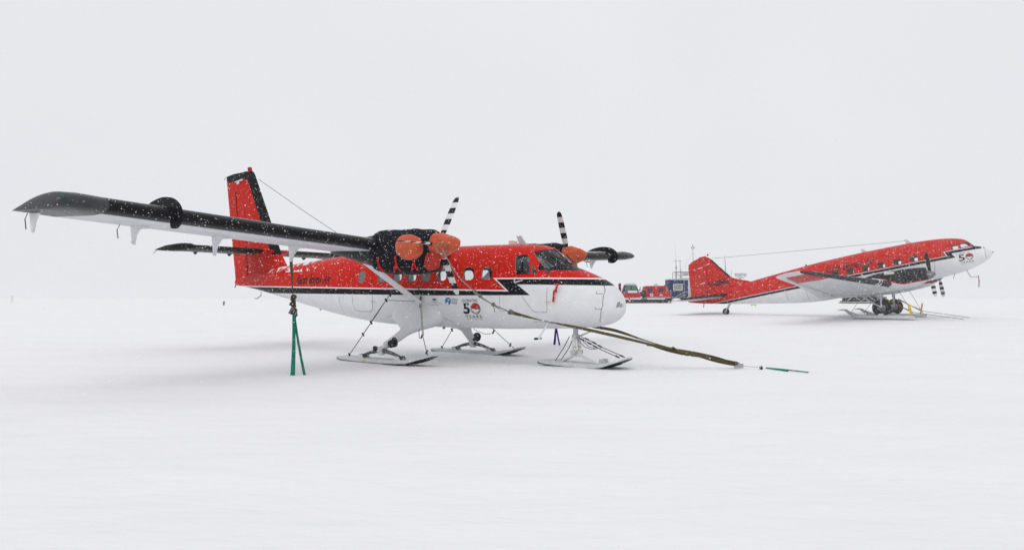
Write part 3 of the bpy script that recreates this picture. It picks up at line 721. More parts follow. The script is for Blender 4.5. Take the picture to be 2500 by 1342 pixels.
for m in (1, -1):
    y = 1.855 * m
    lg = MB(); rows = []
    for (s, yy, z, rs, rn_) in ((6.25, 0.55, 1.28, 0.98, 0.42), (6.23, 0.83, 1.07, 0.86, 0.32), (6.20, 1.00, 0.93, 0.54, 0.21), (6.19, 1.14, 0.81, 0.29, 0.13), (6.22, 1.24, 0.735, 0.185, 0.105), (6.30, 1.45, 0.59, 0.15, 0.10), (6.40, 1.72, 0.42, 0.125, 0.09)):
        rows.append([PT(s + rs * math.cos(q), m * (yy + rn_ * 0.55 * math.sin(q)), z + rn_ * 0.83 * math.sin(q)) for q in [2 * math.pi * k / 20 for k in range(20)]])
    lg.rings(rows); lg.build('gear_leg', M_white, plane, 50)
    bk = MB(); bk.tube([PT(6.2, m * 1.62, 0.47), PT(6.22, m * 1.79, 0.45)], 0.10, 14); bk.tube([PT(6.16, m * 1.66, 0.50), PT(6.17, m * 1.70, 0.495)], 0.125, 14); bk.build('brake_pack', M_cable, plane, bevel=0.01)
    axl = MB(); axl.tube([PT(6.40, m * 1.66, 0.42), PT(6.42, m * 1.80, 0.36), PT(6.45, m * 1.86, 0.33)], 0.075, 12); axl.tube([PT(6.45, m * 1.73, 0.32), PT(6.45, m * 1.99, 0.32)], 0.07, 14)
    axl.box(PT(6.45, m * 1.86, 0.25), (0.15, 0.14, 0.16)); axl.build('ski_axle', M_white, plane, bevel=0.012)
    bl = MB(); bl.tube([PT(6.52, m * 1.99, 0.345), PT(6.52, m * 2.04, 0.345)], 0.062, 14); bl.build('axle_cap', M_cable, plane)
    sk = ski(plane, [(7.95, 0.05), (7.6, 0.015), (7.0, -0.005), (6.3, -0.01), (5.7, -0.005), (5.42, 0.015), (5.2, 0.06), (4.95, 0.13), (4.66, 0.215)], y, 0.27, 0.085)
    for (s1, z1) in ((7.10, 0.13), (5.80, 0.13)):
        a = MB(); sg = 1 if s1 > 6.4 else -1
        a.tube([PT(6.44 + sg * 0.05, y, 0.29), PT((6.45 + s1) / 2 + sg * 0.05, y, 0.225), PT(s1, y, z1 + 0.02)], [0.075, 0.055, 0.035], 8, flat=0.8)
        a.box(PT(s1 + sg * 0.02, y, 0.14), (0.17, 0.13, 0.06)); a.tube([PT(s1, y - 0.09, 0.13), PT(s1, y + 0.09, 0.13)], 0.04, 10)
        a.build('ski_arm', mat('arm_grey', (0.13, 0.132, 0.14), 0.45, var=0.3, nscale=10), sk, bevel=0.006)
        br = MB()
        for dy in (-0.12, 0.12): br.prism([(s1 - 0.12, 0.06), (s1 + 0.12, 0.06), (s1 + 0.05, 0.17), (s1 - 0.05, 0.17)], y + dy - 0.008, y + dy + 0.008, 0, PT)
        br.build('ski_bracket', M_white, sk)
    yl = MB(); yl.box(PT(6.80, y + m * 0.272, 0.035), (0.16, 0.004, 0.02)); yl.build('ski_placard', M_yellow, sk)
    ca, cz_ = Vector((7.69, 1.855, 0.07)), Vector((6.25, 1.65, 1.82))
    def cp(q, off=0.0): e = ca + (cz_ - ca) * q; return PT(e.x, m * (e.y + off), e.z - off * 0.6)
    cb = MB(); cb.tube([cp(0), cp(0.5), cp(1)], CB, 6); cb.tube([cp(0.34), cp(0.42, 0.02), cp(0.5), cp(0.6, 0.035), cp(0.74, 0.04), cp(0.85)], CB, 6)
    for q in (0.03, 0.34, 0.52, 0.85, 0.93): cb.box(cp(q), (0.032, 0.032, 0.10), Matrix.Rotation(R(-40), 3, 'Y'))
    cb.tube([cp(0.85), PT(5.97, m * 0.96, 1.52)], 0.007, 5)
    cb.build('check_cable', M_cable, plane)
    cb = MB(); q0 = (5.95, 0.94, 1.52)
    cb.tube([PT(6.10, m * 0.885, 1.95), PT(5.97, m * 0.93, 1.60), PT(5.95, m * 0.94, 1.52)], CB, 6); cb.tube([PT(5.35, m * 1.52, 0.66), PT(4.93, m * 1.80, 0.20)], CB, 6)
    cb.tube([PT(5.97, m * 0.96, 1.46), PT(5.95, m * 1.0, 1.0), PT(5.82, m * 1.15, 0.72), PT(5.62, m * 1.35, 0.60), PT(5.40, m * 1.48, 0.62)], CB * 0.85, 6)
    for (s, yy, z) in ((5.97, .93, 1.60), (5.42, 1.48, .66), (5.02, 1.74, 0.30)): cb.box(PT(s, m * yy, z), (0.03, 0.03, 0.11), Matrix.Rotation(R(28), 3, 'Y'))
    cb.build('check_cable', M_cable, plane)
    for d in (-0.018, 0.018): MB().tube([PT(5.94 + d, m * 0.95, 1.48), PT(5.36 + d, m * 1.50, 0.68)], 0.010, 6).build('bungee_cord', mat('bungee', (0.42, 0.40, 0.30), 0.8, var=0.3, nscale=30), plane)
# nose gear
ng = MB(); ng.tube([PT(1.84, 0, 1.0), PT(1.84, 0, 0.74)], 0.062, 14); ng.tube([PT(1.84, 0, 0.74), PT(1.84, 0, 0.66)], 0.095, 14); ng.build('nose_strut', M_lgrey, plane)
fk = MB()
for sg in (1, -1): fk.tube([PT(1.84, sg * 0.03, 0.72), PT(1.84, sg * 0.10, 0.66), PT(1.82, sg * 0.115, 0.58), PT(1.80, sg * 0.115, 0.36)], [0.05, 0.055, 0.05, 0.042], 10)
fk.build('nose_fork', M_white, plane)
for sg in (1, -1): MB().tube([PT(1.805, sg * 0.115, 0.47), PT(1.803, sg * 0.115, 0.435)], 0.047, 10).build('fork_band', M_yellow, plane)
tl = MB(); tl.tube([PT(1.66, 0, 0.92), PT(1.40, 0, 0.84)], [0.045, 0.03], 8, flat=0.5); tl.tube([PT(1.40, 0, 0.84), PT(1.76, 0, 0.70)], [0.03, 0.045], 8, flat=0.5); tl.tube([PT(1.40, -0.05, 0.84), PT(1.40, 0.05, 0.84)], 0.025, 8); tl.build('torque_link', M_lgrey, plane)
ax = MB(); ax.tube([PT(1.80, -0.2, 0.33), PT(1.80, 0.2, 0.33)], 0.05, 12); ax.tube([PT(1.80, 0.19, 0.33), PT(1.80, 0.225, 0.33)], 0.066, 14); ax.build('nose_axle', M_lgrey, plane)
ns = ski(plane, [(2.80, 0.06), (2.5, 0.03), (2.0, 0.005), (1.5, -0.005), (1.15, 0.0), (0.95, 0.035), (0.7, 0.12), (0.42, 0.225)], 0.0, 0.32, 0.085)
pd = MB(); pd.prism([(2.30, 0.09), (1.92, 0.26), (1.88, 0.36), (1.72, 0.36), (1.68, 0.26), (1.25, 0.09), (1.36, 0.09), (1.70, 0.215), (1.90, 0.215), (2.18, 0.09)], -0.06, 0.06, 0, PT); pd.build('ski_pedestal', M_white, ns)
pd = MB(); pd.prism([(1.18, 0.08), (1.14, 0.20), (1.04, 0.20), (0.98, 0.08)], -0.1, -0.08, 0, PT); pd.prism([(1.18, 0.08), (1.14, 0.20), (1.04, 0.20), (0.98, 0.08)], 0.08, 0.10, 0, PT); pd.build('ski_bracket', M_lgrey, ns)
cb = MB()
for sg in (1, -1):
    cb.tube([PT(1.95, sg * 0.10, 0.70), PT(2.10, sg * 0.13, 0.42), PT(2.33, sg * 0.13, 0.11)], CB, 6)
    cb.tube([PT(1.74, sg * 0.08, 0.69), PT(1.50, sg * 0.10, 0.60), PT(1.22, sg * 0.11, 0.47), PT(0.60, sg * 0.13, 0.25)], CB, 6)
    cb.tube([PT(1.76, sg * 0.08, 0.66), PT(1.55, sg * 0.09, 0.47), PT(1.35, sg * 0.1, 0.42), PT(1.20, sg * 0.11, 0.44)], CB * 0.8, 6)
    for (s, z) in ((1.60, 0.64), (1.40, 0.555), (1.25, 0.485), (0.68, 0.28)): cb.box(PT(s, sg * 0.11, z), (0.10, 0.03, 0.03), Matrix.Rotation(R(22), 3, 'Y'))
cb.build('check_cable', M_cable, plane)
# boarding step under the cockpit
sp = MB(); sp.tube([PT(2.22, 0.62, 1.02), PT(2.42, 0.74, 0.66)], 0.022, 8); sp.tube([PT(2.50, 0.74, 0.66), PT(2.36, 0.74, 0.66)], 0.024, 8); sp.tube([PT(2.42, 0.62, 0.66), PT(2.44, 0.86, 0.66)], 0.026, 8, mi=1)
sp.build('boarding_step', [M_white, M_cable], plane)

# ================================================================== covers, ropes and slings on the near aircraft
NM = Matrix.Translation(Vector(near_loc)) @ Matrix.Rotation(near_rot[2], 4, 'Z')
def NW(s, y, z): return NM @ Vector(PT(s, y, z))      # aircraft frame to world
def child_thing(name, label, cat, s, y, z, group=None):
    """a thing of its own, its Empty placed and turned with the aircraft"""
    p = NW(s, y, z); return thing(name, label, cat, p, near_rot, group), Vector(PT(s, y, z))
def lump(mb, centre, rings, n, amp, fr, seed, org, mi=0, ex=0.72):
    rows = []
    for (s, w_, h_, dy, dz) in rings:
        row = []
        for k in range(n):
            q = 2 * math.pi * k / n; c, sn = math.cos(q), math.sin(q)
            y = w_ * math.copysign(abs(c) ** ex, c); z = h_ * math.copysign(abs(sn) ** ex, sn)
            p = Vector(PT(s, centre[0] + dy + y, centre[1] + dz + z))
            d = Vector((0, -c, sn)); d = d + Vector((0.15, 0, 0))
            nz_ = noise.noise(p * fr + Vector((seed, 0, 0))) + 0.5 * noise.noise(p * fr * 2.3 + Vector((0, seed, 0)))
            row.append(p + d * nz_ * amp - org)
        rows.append(row)
    mb.rings(rows, mi)
for m in (1, -1):
    YN = 2.76 * m
    ec, org = child_thing('engine_cover', 'black insulated engine cover with red tie straps and an orange exhaust cover on it' if m > 0 else 'black insulated engine cover mostly hidden behind the cockpit roof', 'engine cover', 4.6, YN, 2.2, 'insulated engine covers')
    mb = MB()
    rows = [(5.50, 0.36, 0.40, 0, 0.03), (5.46, 0.43, 0.47, 0, 0.02), (5.30, 0.455, 0.505, 0, 0.0), (5.0, 0.46, 0.515, 0, -0.01), (4.7, 0.455, 0.51, 0, -0.02), (4.4, 0.45, 0.515, 0, -0.02),
            (4.15, 0.44, 0.505, 0, -0.02), (3.98, 0.42, 0.48, 0, -0.01), (3.86, 0.37, 0.42, 0, 0.0), (3.80, 0.27, 0.30, 0, 0.02)]
    fine = []
    for a, b in zip(rows[:-1], rows[1:]):
        for k in range(4): t = k / 4; fine.append(tuple(a[i] + (b[i] - a[i]) * t for i in range(5)))
    fine.append(rows[-1])
    lump(mb, (YN, 2.69), fine, 48, 0.035, 3.2, 5.0 * m, org)
    mb.build('cover_cloth', M_cover, ec, 60)
    for k, sx in enumerate((5.18, 4.62, 4.08)):
        rb = MB(); yo = YN + m * 0.47
        rb.ribbon([Vector(PT(sx, yo + m * 0.005, 2.56)) - org, Vector(PT(sx - 0.02, yo + m * 0.01, 2.44)) - org, Vector(PT(sx - 0.04, yo + m * 0.0, 2.36)) - org], 0.045, 0.012, Vector((1, 0, 0)))
        rb.build('strap', M_redstrap, ec, 0)
        for dd in ((-0.14, 0.06) if k != 0 else (0.03, 0.10)):
            rb = MB(); rb.ribbon([Vector(PT(sx - 0.04, yo + m * 0.012, 2.38)) - org, Vector(PT(sx - 0.04 - dd * 0.5, yo, 2.29)) - org, Vector(PT(sx - 0.05 - dd, yo - m * 0.06, 2.205)) - org], 0.042, 0.012, Vector((1, 0, 0)))
            rb.build('strap', M_redstrap, ec, 0)
    # spinner cover
    sc_, org = child_thing('spinner_cover', 'orange cloth spinner cover with a grey rope loop on it' if m > 0 else 'orange cloth spinner cover showing just beyond the windscreen', 'spinner cover', 3.5, YN, 2.5, 'orange spinner covers')
    mb = MB(); rows = [(3.92, 0.15, 0.16, 0, -0.02), (3.88, 0.24, 0.25, 0, -0.02), (3.78, 0.275, 0.285, 0, -0.02), (3.64, 0.27, 0.285, 0, -0.02), (3.52, 0.235, 0.25, 0, -0.01), (3.40, 0.19, 0.20, 0, 0.0), (3.28, 0.15, 0.155, 0, 0.01), (3.20, 0.10, 0.10, 0, 0.02), (3.165, 0.05, 0.05, 0, 0.02), (3.155, 0.01, 0.01, 0, 0.02)]
    fine = []
    for a, b in zip(rows[:-1], rows[1:]):
        for k in range(4): t = k / 4; fine.append(tuple(a[i] + (b[i] - a[i]) * t for i in range(5)))
    fine.append(rows[-1])
    lump(mb, (YN, 2.80), fine, 36, 0.035, 5.5, 2.0 + m, org, ex=0.95)
    mb.build('cover_bag', M_orange, sc_, 70)
    mb = MB(); lump(mb, (YN + m * 0.16, 2.42), [(4.02, 0.05, 0.06, 0, 0.05), (3.95, 0.14, 0.16, 0, 0.02), (3.82, 0.17, 0.20, 0, 0.0), (3.68, 0.13, 0.19, 0, 0.05), (3.58, 0.05, 0.08, 0, 0.12)], 20, 0.05, 6.0, 9.0, org)
    mb.build('cover_skirt', mat('red_orange_cloth', (0.50, 0.045, 0.03), 0.85, var=0.35, nscale=8, bump=0.4, bscale=16), sc_, 70)
    if m > 0:
        # exhaust stack cover
        xo, org = child_thing('exhaust_cover', 'orange rounded cloth cover over the exhaust stack on the black engine cover', 'exhaust cover', 4.22, 3.25, 2.5)
        mb = MB(); rows = []
        for k in range(15):
            a = math.pi * (k / 14); s = 4.22 + 0.375 * math.cos(a); r_ = max(0.015, math.sin(a) ** 0.8); rows.append((s, 0.19 * r_, 0.285 * r_, 0, 0.02 * math.cos(a)))
        lump(mb, (3.20, 2.74), rows, 28, 0.02, 6.0, 1.5, org, ex=0.95)
        mb.build('cover_bag', M_orange, xo, 70)
    # exhaust stub beside the cover skirt, air intake lip
    ex = MB(); ex.tube([PT(4.1, YN - m * 0.3, 2.75), PT(4.2, YN - m * 0.52, 2.74)], 0.11, 12); ex.build('exhaust_stub', M_grey, plane)

# red "remove before flight" streamer on the pitot head
sp_, org = child_thing('pitot_streamer', 'narrow red warning streamer hanging from the nose side of the plane', 'streamer', 1.9, 0.82, 1.5)
mb = MB(); mb.ribbon([Vector(PT(s, y, z)) - org for s, y, z in ((1.84, 0.83, 1.915), (1.83, 0.85, 1.88), (1.86, 0.85, 1.81), (1.92, 0.84, 1.74), (1.925, 0.84, 1.63), (1.95, 0.835, 1.52))], 0.052, 0.006, Vector((1, 0, 0)))
mb.build('streamer_band', M_redstrap, sp_, 0)
mb = MB(); mb.tube([Vector(PT(1.93, 0.80, 1.925)) - org, Vector(PT(1.78, 0.84, 1.925)) - org], 0.02, 8); mb.build('pitot_sleeve', M_redstrap, sp_)

def lerp(a, b, t): return a + (b - a) * t
def path(a, b, n, sag=0.0, t0=0.0, t1=1.0):
    return [lerp(a, b, t0 + (t1 - t0) * k / n) - Vector((0, 0, sag * math.sin(math.pi * (t0 + (t1 - t0) * k / n)))) for k in range(n + 1)]
def knot(mb, p, r, seed, mi=0):
    rnd = random.Random(seed); pts = []
    for k in range(26):
        a = k * 0.9; pts.append(p + Vector((math.cos(a) * r * rnd.uniform(.5, 1), math.sin(a * 1.3) * r * rnd.uniform(.5, 1), math.sin(a) * r * rnd.uniform(.5, 1))))
    mb.tube(pts, r * 0.33, 6, mi)
# --- nose tie-downs: rope from each propeller root, slack webbing to one ratchet on the snow
def pixd(u, v, d): return Vector(((u - 1250) / F_PX * d, d, CAM_H + (HOR - v) / F_PX * d))
RUN = {1: ([(1080, 608, 16.55), (1098, 642, 16.5), (1126, 682, 16.55), (1160, 712, 16.6), (1190, 735, 16.65), (1246, 762, 16.75)],
           [(1246, 762, 16.75), (1320, 781, 16.85), (1400, 797, 16.95), (1500, 819, 17.05), (1600, 843, 17.15), (1700, 866, 17.2), (1800, 887, 17.25)]),
       -1: ([(1405, 622, 21.2), (1414, 690, 20.6), (1422, 750, 19.9)],
            [(1422, 750, 19.9), (1430, 780, 19.3), (1440, 793, 18.9), (1500, 806, 18.4), (1570, 829, 17.8), (1640, 850, 17.35), (1700, 863, 17.25), (1800, 885, 17.25)])}
anchor = pixd(1803, 889, 17.25); anchor.z = 0.10
u = pixd(1975, 905, 16.3) - pixd(1870, 897, 17.0); u.z = 0; u.normalize(); u = (u + Vector((0.9, 0.1, 0))).normalized(); sd = Vector((-u.y, u.x, 0))
for m, lab in ((1, 'knotted grey rope and olive webbing strap hanging across the lettered white fuselage side'), (-1, 'olive webbing strap emerging from behind the nose to join the roped strap')):
    st = thing('tie_down_strap', lab, 'strap', (anchor.x, anchor.y, 0), group='nose tie-down straps'); o = Vector((anchor.x, anchor.y, 0))
    rope = smooth_path([pixd(*q) for q in RUN[m][0]], 30); web = smooth_path([pixd(*q) for q in RUN[m][1]], 60)
    MB().tube([p - o for p in rope], 0.014, 7).build('rope', M_rope, st)
    if m > 0:
        MB().tube([p - o + Vector((0.01, -0.01, -0.022 - 0.012 * math.sin(i * 0.9))) for i, p in enumerate(rope[17:27])], 0.012, 6).build('rope_end', M_rope, st)
        for k, q in enumerate((17, 19, 24)):
            kn = MB(); knot(kn, rope[q] - o, 0.042, k); kn.build('knot', M_rope, st)
        pk = rope[24] - o; MB().tube([pk, pk + Vector((0.02, 0, -0.08)), pk + Vector((0.03, 0, -0.17))], 0.011, 6).build('rope_tail', M_rope, st)
        c = rope[0] + Vector((-0.02, -0.02, 0.02)); MB().tube([c + Vector((0.10 * math.cos(a), 0.06 * math.cos(a), 0.12 * math.sin(a))) - o for a in [2 * math.pi * k / 16 for k in range(17)]], 0.015, 6).build('rope_loop', M_rope, st)
        hk = MB(); knot(hk, web[0] - o, 0.055, 5); hk.build('hook', M_grey, st)
        kb = MB(); knot(kb, web[43] - o, 0.06, 11); kb.build('knot', M_webbing, st)
    MB().ribbon([p - o for p in web], lambda t: 0.085, 0.010, Vector((0, 0, 1)), twist=lambda t, m=m: (0.5 + 0.9 * math.sin(5.5 * t) + 3.0 * t if m > 0 else 0.2 + 1.2 * math.sin(7 * t) + 4.0 * t)).build('webbing', M_webbing, st, 0)
    if m > 0: MB().ribbon([p - o + Vector((0, 0.01, -0.035)) for p in web[36:]], lambda t: 0.08, 0.010, Vector((0, 0, 1)), twist=lambda t: 1.2 + 6.0 * t).build('webbing', M_webbing, st, 0)
rt = thing('ratchet', 'steel ratchet buckle lying on the snow at the end of the olive straps', 'ratchet', (anchor.x, anchor.y, 0)); o = Vector((anchor.x, anchor.y, 0))
mb = MB(); rotm = Matrix((u, sd, Vector((0, 0, 1)))).transposed()
mb.box(Vector((0, 0, 0.075)), (0.20, 0.012, 0.09), rotm); mb.box(sd * 0.07 + Vector((0, 0, 0.075)), (0.20, 0.012, 0.09), rotm); mb.tube([sd * -0.01 + Vector((0, 0, 0.08)), sd * 0.08 + Vector((0, 0, 0.08))], 0.03, 10)
mb.build('ratchet_frame', M_steel, rt)
mb = MB(); mb.box(sd * 0.035 + u * -0.06 + Vector((0, 0, 0.14)), (0.16, 0.09, 0.02), rotm); mb.build('ratchet_handle', M_grey, rt, bevel=0.005)
mb = MB(); mb.tube([sd * 0.035 + u * 0.1 + Vector((0, 0, 0.07)), sd * 0.035 + u * 0.28 + Vector((0, 0, 0.06)), sd * 0.03 + u * 0.42 + Vector((0, 0, 0.05))], 0.010, 6); mb.build('ratchet_hook', M_steel, rt)
mb = MB(); knot(mb, u * 0.49 + Vector((0, 0, 0.045)), 0.035, 3); mb.build('shackle', M_cable, rt)
g0 = pixd(1870, 897, 17.1); g0.z = 0; g1_ = pixd(1975, 905, 16.35); g1_.z = 0; g2_ = pixd(1925, 902, 16.6); g2_.z = 0
ga = thing('sling', 'green sling lying flat on the snow beyond the steel ratchet', 'sling', g0)
for q, hh, wd in ((g1_, 0.03, 0.03), (g2_, 0.025, 0.03)):
    d_ = q - g0; MB().ribbon([d_ * t_ + Vector((0, 0, hh * (1 - t_ * 0.9) + 0.012)) + Vector((-d_.y, d_.x, 0)) * 0.03 * math.sin(t_ * 4) for t_ in [0, .15, .3, .5, .7, .85, 1.0]], wd, 0.016, Vector((-d_.y, d_.x, 0)).normalized(), twist=lambda t: 0.25).build('sling_band', M_teal, ga)

# --- wing tie-downs
for m in (1, -1):
    A = NW(6.97, 4.25 * m, wing_z(4.25) - 0.42); 
    g1 = NW(5.34, 5.49, 0.0) if m > 0 else NW(6.55, -6.45, 0.0); g2 = NW(5.20, 5.28, 0.0) if m > 0 else NW(6.20, -6.20, 0.0)
    J = lerp(A, lerp(g1, g2, 0.35), 0.50)
    if m < 0: g1 = pixd(1353, 838, 26.3); g2 = pixd(1367, 840, 26.0); g1.z = g2.z = 0.0; J = pixd(1357, 790, 26.2)
    st = thing('tie_down_strap', 'olive webbing strap hanging from a wing bracket above a teal green sling' if m > 0 else 'olive webbing strap above the purple sling, behind the fuselage', 'strap', (J.x, J.y, J.z)); o = J
    wb = MB(); wb.ribbon([p - o for p in path(A, J, 20, 0.0, 0.0, 0.70)], 0.075, 0.010, Vector((1, 0.3, 0)), twist=lambda t: 0.5 + 1.2 * t); wb.build('webbing', M_webbing, st, 0)
    ch = MB(); P0, P1 = lerp(A, J, 0.68), J
    for k in range(9):
        p = lerp(P0, P1, k / 8) - o; knot(ch, p + Vector((0.012 * (-1) ** k, 0, 0)), 0.042 if k % 3 else 0.06, 20 + k)
    ch.build('knotted_tail', M_webbing, st)
    rc = MB(); pm = lerp(P0, P1, 0.8) - o; rc.box(pm + Vector((-0.04, 0, 0.02)), (0.08, 0.06, 0.16), Matrix.Rotation(0.5, 3, 'Y')); rc.tube([pm + Vector((0.05, 0, 0.02)), pm + Vector((0.075, 0, -0.08)), pm + Vector((0.03, 0, -0.16))], 0.018, 8); rc.build('ratchet', M_grey, st)
    sl = thing('sling', 'teal green sling looped from the wing strap down to the snow' if m > 0 else 'purple sling looped down to the snow behind the nose gear', 'sling', (lerp(g1, g2, .5).x, lerp(g1, g2, .5).y, 0)); o = Vector((lerp(g1, g2, .5).x, lerp(g1, g2, .5).y, 0))
    M_ = M_teal if m > 0 else M_purple; wd = 0.085 if m > 0 else 0.075
    top = J + Vector((0, 0, 0.04))
    for g, tw in ((g1, 0.1), (g2, 0.5)):
        mb = MB(); mb.ribbon([p - o + Vector((0.012 * math.sin(3.1 * i / 12) * (1 if g is g1 else -1), 0, 0)) for i, p in enumerate(path(top, g - Vector((0, 0, 0.05)), 12))], lambda t, g=g: wd * (0.75 + 0.35 * t) if g is g1 else wd * (0.75 - 0.1 * t), 0.022, Vector((1, -0.2, 0)), twist=lambda t, tw=tw: tw + 0.25 * math.sin(4 * t)); mb.build('sling_band', M_, sl, 0)

# ================================================================== FAR AIRCRAFT: tail-wheel twin on wheel-skis
SB, AB, GB = 6.402, 0.1957, 0.279
def PB(s, y, n): return (SB - s, -y, n)
def PL(fwd, y, z):                                    # level frame (metres ahead of the axle, above the snow) to the pitched frame
    z = z - 0.72; return (fwd * math.cos(AB) + z * math.sin(AB), -y, -fwd * math.sin(AB) + z * math.cos(AB))
far = thing('transport_plane', 'red, white and black tail-wheel twin propeller transport plane parked nose high', 'airplane', (25.602, 51.607, 0.72 + GB), (0, -AB, R(-34.146)))
H2 = Hull([
    (-0.16, 2.33, 2.25, 0.03, 2.29, 2, 2), (-0.10, 2.46, 2.12, 0.17, 2.29, 2, 2), (0.08, 2.64, 1.95, 0.34, 2.29, 2, 2), (0.40, 2.82, 1.77, 0.53, 2.30, 2, 2),
    (0.70, 2.92, 1.65, 0.66, 2.32, 2.05, 2), (0.95, 3.24, 1.57, 0.76, 2.36, 2.1, 2.05), (1.20, 3.47, 1.50, 0.85, 2.40, 2.1, 2.05), (1.7, 3.66, 1.42, 0.98, 2.45, 2.1, 2.1), (2.4, 3.81, 1.34, 1.10, 2.5, 2.1, 2.1),
    (3.4, 3.92, 1.27, 1.20, 2.55, 2.15, 2.15), (4.5, 3.98, 1.24, 1.25, 2.58, 2.15, 2.2), (7.4, 4.02, 1.22, 1.25, 2.60, 2.15, 2.2), (10.0, 3.98, 1.22, 1.21, 2.62, 2.15, 2.15),
    (11.5, 3.90, 1.33, 1.10, 2.65, 2.1, 2.1), (13.1, 3.80, 1.58, 0.92, 2.70, 2.1, 2.1), (14.8, 3.68, 1.88, 0.71, 2.78, 2.05, 2.05), (16.5, 3.54, 2.20, 0.50, 2.88, 2, 2), (18.4, 3.40, 2.58, 0.27, 2.98, 2, 2), (19.6, 3.32, 2.85, 0.12, 3.06, 2, 2), (20.25, 3.2, 3.05, 0.03, 3.12, 2, 2)], PB)
STA2 = [-0.16, -0.14, -0.10, -0.04, 0.02, 0.08] + [0.2 + 0.1 * i for i in range(22)] + [2.6 + 0.4 * i for i in range(44)] + [20.25]
W2 = [(s, 2.82, 0.44, 0.36) for s in (4.13, 5.13, 6.11, 7.09, 8.06, 9.04)]
cut = MB(); cw = MB()
for sd_ in (1, -1):
    for (s, z, w, h) in W2:
        pl = rrect(s, z, w, h, 0.05, 2); cut.prism(pl, 0.7 * sd_, 1.6 * sd_, 2, PB); cw.prism(pl, 0.7 * sd_, 1.6 * sd_, 0, PB)
    for poly in ([(1.98, 3.21), (1.60, 3.21), (1.56, 2.90), (1.93, 2.90)], [(1.50, 3.24), (1.02, 3.21), (0.76, 2.95), (1.46, 2.93)]):
        cut.prism(poly, 0.04 * sd_, 1.6 * sd_, 2, PB); cw.prism(poly, 0.04 * sd_, 1.6 * sd_, 0, PB)
def red2(s, y, z, n, dz=0.0, dd=0.0): return ((z > (2.875 - dz + 0.0 * s)) & (s > 0.85)) | ((z > (2.578 - dz + 0.0 * s)) & (s > (2.30 - dd + 0.46 * (z - 2.578))))
def white2(s, y, z, n): return (z < 2.378 + 0.0 * s) | ((z < 2.675 - 0.0 * s) & (s < (1.85 + 0.56 * (z - 2.40)))) | (s < 0.12)
M_hull2 = mat('transport_fuselage_paint', BLACK, 0.36, var=0.12, nscale=2.2, bump=0.05, bscale=2, x0=SB,
              layers=[(lambda s, y, z, n: red2(s, y, z, n, 0.035, 0.05), LINE), (red2, RED), (white2, WHITE), (lambda s, y, z, n: (s > 0.28) & (s < 0.36), LINE), (lambda s, y, z, n: (s > 18.6) & (z < 2.9), RED)])
hm = MB(); H2.shell(hm, STA2, 64, 0.0, 0, False); H2.shell(hm, [-0.05] + STA2[5:-1], 64, 0.05, 1, True)
fus2 = link('fuselage', bool_mesh(raw_mesh(hm, [M_hull2, M_inner, M_frame]), raw_mesh(cut, [M_hull2, M_inner, M_frame], True), 'DIFFERENCE'), far, 32)
gm = MB(); H2.shell(gm, STA2[3:-1], 64, 0.016, 0, False); H2.shell(gm, STA2[4:-2], 64, 0.024, 0, True)
for vs, fs in islands(bool_mesh(raw_mesh(gm, [G_clear]), raw_mesh(cw, [G_clear], True), 'INTERSECT')):
    MB().add(vs, fs).build('cabin_window' if SB - max(v.x for v in vs) > 3 else 'windscreen_pane', G_clear, fus2, 30)
v, f = text_geo('Kenn Borek Air', shear=0.42, space=1.0, bold=0.012); decal('lettering', v, f, H2, PB, fus2, M_text, 9.70, 3.00, width=3.25, height=0.50, off=0.012)
v, f = text_geo('CELEBRATING', space=1.15); decal('lettering', v, f, H2, PB, fus2, M_text, 1.80, 2.52, width=0.78, height=0.085)
v, f = text_geo('5', bold=0.02); decal('lettering', v, f, H2, PB, fus2, M_text, 1.68, 2.08, width=0.34, height=0.40)
v, f = text_geo('YEARS', space=1.4, bold=0.01); decal('lettering', v, f, H2, PB, fus2, M_text, 1.62, 1.92, width=0.70, height=0.11)
fifty_zero(H2, PB, fus2, 1.08, 2.28, 0.215, 0.205)
raw_decal('emblem_wing', [(1.6, 1.87), (0.98, 1.86), (0.98, 1.845), (1.6, 1.855)], [(0, 1, 2, 3)], H2, PB, fus2, M_text, 0.004)
for poly in ([(0.20, 2.60), (0.22, 2.0)], [(11.2, 3.7), (11.2, 2.62)], [(11.2, 2.34), (11.2, 1.5)], [(12.6, 2.34), (12.6, 1.7)], [(3.0, 2.34), (3.2, 1.5)]): seam((fus2, M_seam), H2, PB, poly, 0.02)
nz = MB(); nz.tube([PB(-0.14, 0, 2.30), PB(-0.22, 0, 2.31)], 0.035, 10); nz.build('nose_light', M_cable, far)
MB().tube([PB(4.3, 0, 4.15), PB(11, 0, 5.06), PB(17.75, 0, 6.0)], 0.011, 5).build('wire_aerial', M_cable, far)
for s in (4.25, 7.0): MB().prism([(s + 0.25, 3.95), (s + 0.34, 4.26), (s + 0.18, 4.26), (s - 0.1, 3.95)], -0.02, 0.02, 0, PB).build('blade_aerial', M_cream, far)
MB().prism([(11.15, 3.85), (11.12, 4.03), (11.05, 4.03), (10.95, 3.85)], -0.02, 0.02, 0, PB).build('blade_aerial', M_cable, far)
